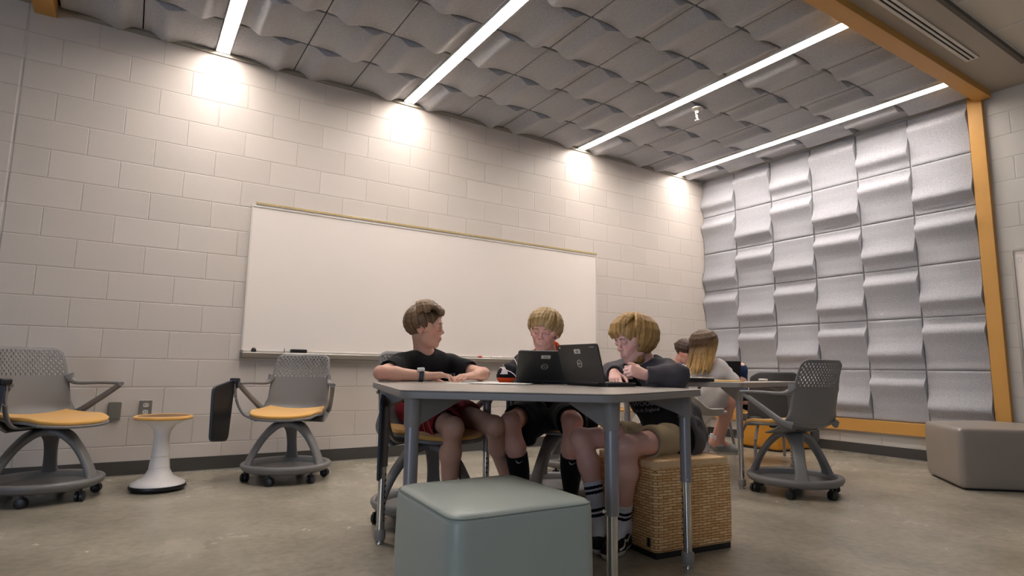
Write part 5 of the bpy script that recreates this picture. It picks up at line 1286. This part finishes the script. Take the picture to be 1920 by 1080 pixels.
def far(k):   # same sight line, a little further back, so that the girls clear the table
    return (lambda px, py, d: at(px, py, d*k)), (lambda px, d, z: atz(px, d*k, CAM.z+(z-CAM.z)*k))
AT1, ATZ1 = far(1.06); AT2, ATZ2 = far(1.09)
# ------------------------------------------------------------------ girls at the far table
g1 = person('person', 'girl with long brown hair fading to blond, pale grey sweater, seen from behind')
hc = AT1(1320, 650, 4.62); TG = hframe(hc, dirv(.62, -.75, -.35), roll=math.radians(-16), s=1.03)
J = dict(neck=AT1(1327, 682, 4.66), shL=AT1(1298, 697, 4.80), shR=AT1(1346, 690, 4.60), elR=AT1(1372, 722, 4.62), elL=AT1(1280, 716, 4.9), wrR=AT1(1384, 716, 4.80), wrL=AT1(1290, 714, 5.0))
J['elR'] = AT1(1372, 713, 4.55); J['wrR'] = fall(AT1(1362, 713, 4.78), TH+.09); J['wrL'] = fall(AT1(1300, 713, 5.0), TH+.09)
J['pelvis'] = ATZ1(1326, 4.62, .585); J['chest'] = (J['neck']+J['pelvis'])/2; rt = -LEFTI
J['hipL'] = J['pelvis']-TOW*.07+rt*.03; J['hipR'] = J['pelvis']+TOW*.05+rt*.04
J['kneeR'] = ATZ1(1370, 4.56, .565); J['anR'] = ATZ1(1350, 4.78, .17); J['toeR'] = J['anR']+rt*.10-UP*.05
J['kneeL'] = ATZ1(1372, 4.78, .56); J['anL'] = ATZ1(1340, 4.95, .14); J['toeL'] = J['anL']+rt*.10-UP*.05
J['anR'] = ATZ1(1349, 4.66, .235); J['anL'] = ATZ1(1340, 4.85, .235); J['toeR'] = J['anR']+rt*.10-UP*.05; J['toeL'] = J['anL']+rt*.10-UP*.05
lo, hi = bbox(list(J.values())+[hc], .16); F = Field(lo, hi, [bbox([hc], .12)], .009, .0045)
torso_prims(F, J); add_head(F, TG, J['neck'])
for a, b, c in (('shL', 'elL', 'wrL'), ('shR', 'elR', 'wrR')): F.cap(J[a], J[b], .040, .032, .03); F.cap(J[b], J[c], .030, .020, .02)
add_hand(F, J['wrR'], dirv(.3, -.9, -.1), UP, 1, curl=.4, s=.85); add_hand(F, J['wrL'], dirv(.3, -.9, -.1), UP, -1, curl=.4, s=.85)
for a, b, c, t_ in (('hipL', 'kneeL', 'anL', 'toeL'), ('hipR', 'kneeR', 'anR', 'toeR')): leg_prims(F, J[a], J[b], J[c], J[t_])
me = F.mesh('body'); tint(me, skin_tint(TG, (220, 166, 146))); relax(link('body', me, g1, M_skin), 1)
lo, hi = bbox([J[k] for k in ('neck', 'shL', 'shR', 'elL', 'elR', 'wrL', 'wrR', 'pelvis')], .17); F = Field(lo, hi, (), .008, .008); torso_prims(F, J, .024, .05)
for a, b, c in (('shL', 'elL', 'wrL'), ('shR', 'elR', 'wrR')): F.cap(J[a], J[b], .056, .052, .05); F.cap(J[b], J[b]+(J[c]-J[b])*.9, .050, .038, .04)
F.ripple(.007, 36, 14); nk = J['neck']; nu = (TG @ Vector((0, -.022, -.045))-nk).normalized(); F.cap(nk+nu*.02, nk+nu*.14, .060, .072, .006, 'sub')
hp = J['pelvis']-UP*.06; F.plane(hp, (0, 0, -1), ball=(hp-UP*.11, .17)); me = F.mesh('sweater'); relax(link('sweater', me, g1, cloth('pale_grey_knit', (186, 180, 178))), 2)
shorts('shorts', J, .42, .42, cloth('dark_shorts', (40, 38, 40)), g1, flare=.078, r0=.088, seed=41)
for a, t_ in (('anL', 'toeL'), ('anR', 'toeR')):
    band(g1, 'sock', J[a]+UP*.05, J[a]-UP*.03, .038, .040, M_socw)
    o, me, d, sd, h = shoe(g1, J[a], J[t_]-J[a], None, None, .95, z0=.105); paint(me, lambda c: 1 if c.z < .024 else 0, [cloth('grey_canvas', (150, 150, 146)), M_sole])
random.seed(21); cl = []
for i in range(230):
    az = random.uniform(-math.pi, math.pi); A = abs(az)
    if A < .55: continue
    el_end = -.25+random.uniform(-.1, .1); path = []
    for k in range(6):
        u = k/5; path.append(scalp(az, 1.53+(el_end-1.53)*u, .012+.010*math.sin(u*3)+random.uniform(0, .003)))
    e = path[-1]; L = random.uniform(.13, .22); inv3 = TG.to_3x3().inverted(); dn = (inv3 @ Vector((0, 0, -1))).normalized(); bias = (inv3 @ LEFTI*.55)
    for k in range(1, 5): path.append(e+(dn+bias*.5)*L*k/4+Vector((math.sin(i+k)*.004, math.cos(i*2+k)*.004, 0)))
    cl.append((path, [.0085, .009, .009, .009, .0085, .0085, .008, .0075, .006, .0035]))
make_hair('hair', TG, g1, cl, [('ell', ((0, .094, -.02), (.07, .058, .078)))], (88, 66, 46), (52, 40, 30), capr=.010, seed=5, h=.0042, tips=(.03, .13, (190, 154, 98)))

g2 = person('person', 'girl with dark tied hair, floral top and ripped jeans, knees up with a black laptop')
hc = AT2(1285, 661, 5.12); TK = hframe(hc, dirv(-.75, .55, -.55), roll=math.radians(10), s=1.0)
J = dict(neck=AT2(1272, 684, 5.2), shL=AT2(1262, 698, 5.32), shR=AT2(1280, 697, 5.06), elL=AT2(1290, 722, 5.32), elR=AT2(1306, 724, 5.06), wrL=AT2(1345, 716, 5.26), wrR=AT2(1345, 722, 5.08))
J['pelvis'] = ATZ2(1290, 5.25, .56); J['chest'] = (J['neck']+J['pelvis'])/2
J['pelvis'] = ATZ2(1400, 5.30, .56) if False else J['pelvis']
J['hipL'] = J['pelvis']-TOW*.07; J['hipR'] = J['pelvis']+TOW*.07
J['kneeR'] = ATZ2(1389, 5.12, .800); J['anR'] = ATZ2(1397, 5.10, .53); J['toeR'] = J['anR']+rt*.12-UP*.02
J['kneeL'] = ATZ2(1408, 4.95, .60); J['anL'] = ATZ2(1448, 5.0, .50); J['toeL'] = J['anL']+rt*.12-UP*.02
lo, hi = bbox(list(J.values())+[hc], .16); F = Field(lo, hi, [bbox([hc], .12)], .009, .0045)
torso_prims(F, J); add_head(F, TK, J['neck'], lids=.9)
for a, b, c in (('shL', 'elL', 'wrL'), ('shR', 'elR', 'wrR')): F.cap(J[a], J[b], .040, .032, .03); F.cap(J[b], J[c], .030, .020, .02)
add_hand(F, J['wrR'], rt, UP, 1, curl=.4, s=.85); add_hand(F, J['wrL'], rt, UP, -1, curl=.4, s=.85)
for a, b, c, t_ in (('hipL', 'kneeL', 'anL', 'toeL'), ('hipR', 'kneeR', 'anR', 'toeR')): leg_prims(F, J[a], J[b], J[c], J[t_])
me = F.mesh('body'); tint(me, skin_tint(TK, (222, 170, 150))); relax(link('body', me, g2, M_skin), 1)
lo, hi = bbox([J[k] for k in ('neck', 'shL', 'shR', 'elL', 'elR', 'pelvis')], .15); F = Field(lo, hi, (), .008, .008); torso_prims(F, J, .018, .05)
for a, b in (('shL', 'elL'), ('shR', 'elR')): F.cap(J[a], J[b], .056, .050, .05)
F.ripple(.004, 40, 15); nk = J['neck']; nu = (TK @ Vector((0, -.022, -.045))-nk).normalized(); F.cap(nk+nu*.02, nk+nu*.14, .056, .07, .006, 'sub')
me = F.mesh('floral_top'); fm = mat('floral_print', (226, 226, 232), .8, noise=(38, 0), rgb2=(96, 116, 176)); relax(link('floral_top', me, g2, fm), 2)
lo, hi = bbox([J[k] for k in ('pelvis', 'kneeL', 'kneeR', 'anL', 'anR', 'hipL', 'hipR')], .15); F = Field(lo, hi, (), .008, .008)
for a, b, c in (('hipL', 'kneeL', 'anL'), ('hipR', 'kneeR', 'anR')): F.cap(J[a], J[b], .085, .052, .04); F.cap(J[b], J[c], .051, .042, .04); F.ell(J[b]+UP*.055-TOW*0, (.030, .030, .022), None, .004, 'sub')
F.cap(J['hipL'], J['hipR'], .10, .10, .03); F.ripple(.004, 40, 16); me = F.mesh('jeans'); relax(link('jeans', me, g2, cloth('blue_denim', (38, 56, 88))), 2)
# bare patches at the ripped knees come through as the body surface; frayed edge
for a in ('kneeL', 'kneeR'):
    bm = bmesh.new(); bmesh.ops.create_uvsphere(bm, u_segments=20, v_segments=12, radius=1, matrix=Matrix.Translation(J[a]+UP*.030+TOW*.012) @ Matrix.Diagonal((.038, .038, .040, 1))); me = bpy.data.meshes.new('bare_knee'); bm.to_mesh(me); bm.free(); tint(me, skin_tint(None, (226, 178, 156))); link('bare_knee', me, g2, M_skin, True)
for a, t_ in (('anL', 'toeL'), ('anR', 'toeR')):
    bm = bmesh.new(); d = (J[t_]-J[a]).normalized(); tube(bm, [J[a]-d*.03-UP*.03, J[a]+d*.02-UP*.035, J[a]+d*.12-UP*.045, J[a]+d*.16-UP*.05], [.032, .042, .036, .018], 14); obj('shoe', bm, M_canvas, g2, True)
random.seed(31); cl = []
for i in range(120):
    az = random.uniform(-math.pi, math.pi); A = abs(az); el_end = (.45 if A < 1 else -.1)+random.uniform(-.1, .05)
    cl.append(([scalp(az, 1.53+(el_end-1.53)*k/5, .008+random.uniform(0, .003)) for k in range(6)], [.007]*5+[.004]))
for i in range(30): a = random.uniform(0, 6.28); b = random.uniform(-1, 1); c0 = Vector((0, -.105, .02)); cl.append(([c0+Vector((math.cos(a)*.02, math.sin(a)*.01, b*.02)), c0+Vector((math.cos(a+1)*.026, math.sin(a+1)*.02, b*.026))], [.010, .008]))
make_hair('hair', TK, g2, cl, [('ell', ((0, .090, -.02), (.078, .060, .085))), ('plane', ((0, -.05, -.050), (0, .35, -1), (0, -.02, -.13), .11))], (76, 54, 40), (44, 32, 26), capr=.008, seed=6, h=.0042)
lp = thing('laptop', 'black laptop on the knees of the girl in jeans', 'laptop', tuple(ATZ2(1360, 4.94, .690)), math.atan2(rt.y, rt.x)+math.radians(8))
bm = bmesh.new(); prism(bm, round_poly([(-.14, 0), (.14, 0), (.14, .19), (-.14, .19)], .012, 4), 0, .014); obj('base', bm, M_lapd, lp, bevel=.002)
bm = bmesh.new(); prism(bm, round_poly([(-.14, 0), (.14, 0), (.14, .19), (-.14, .19)], .012, 4), -.005, .005); o = obj('lid', bm, M_black, lp, bevel=.002); o.location = (0, .0, .012); o.rotation_euler = (math.radians(100), 0, 0)
me = text_mesh('hp', .03, .0003); o2 = link('logo', me, o, M_logo); o2.location = (0, .10, .0055)
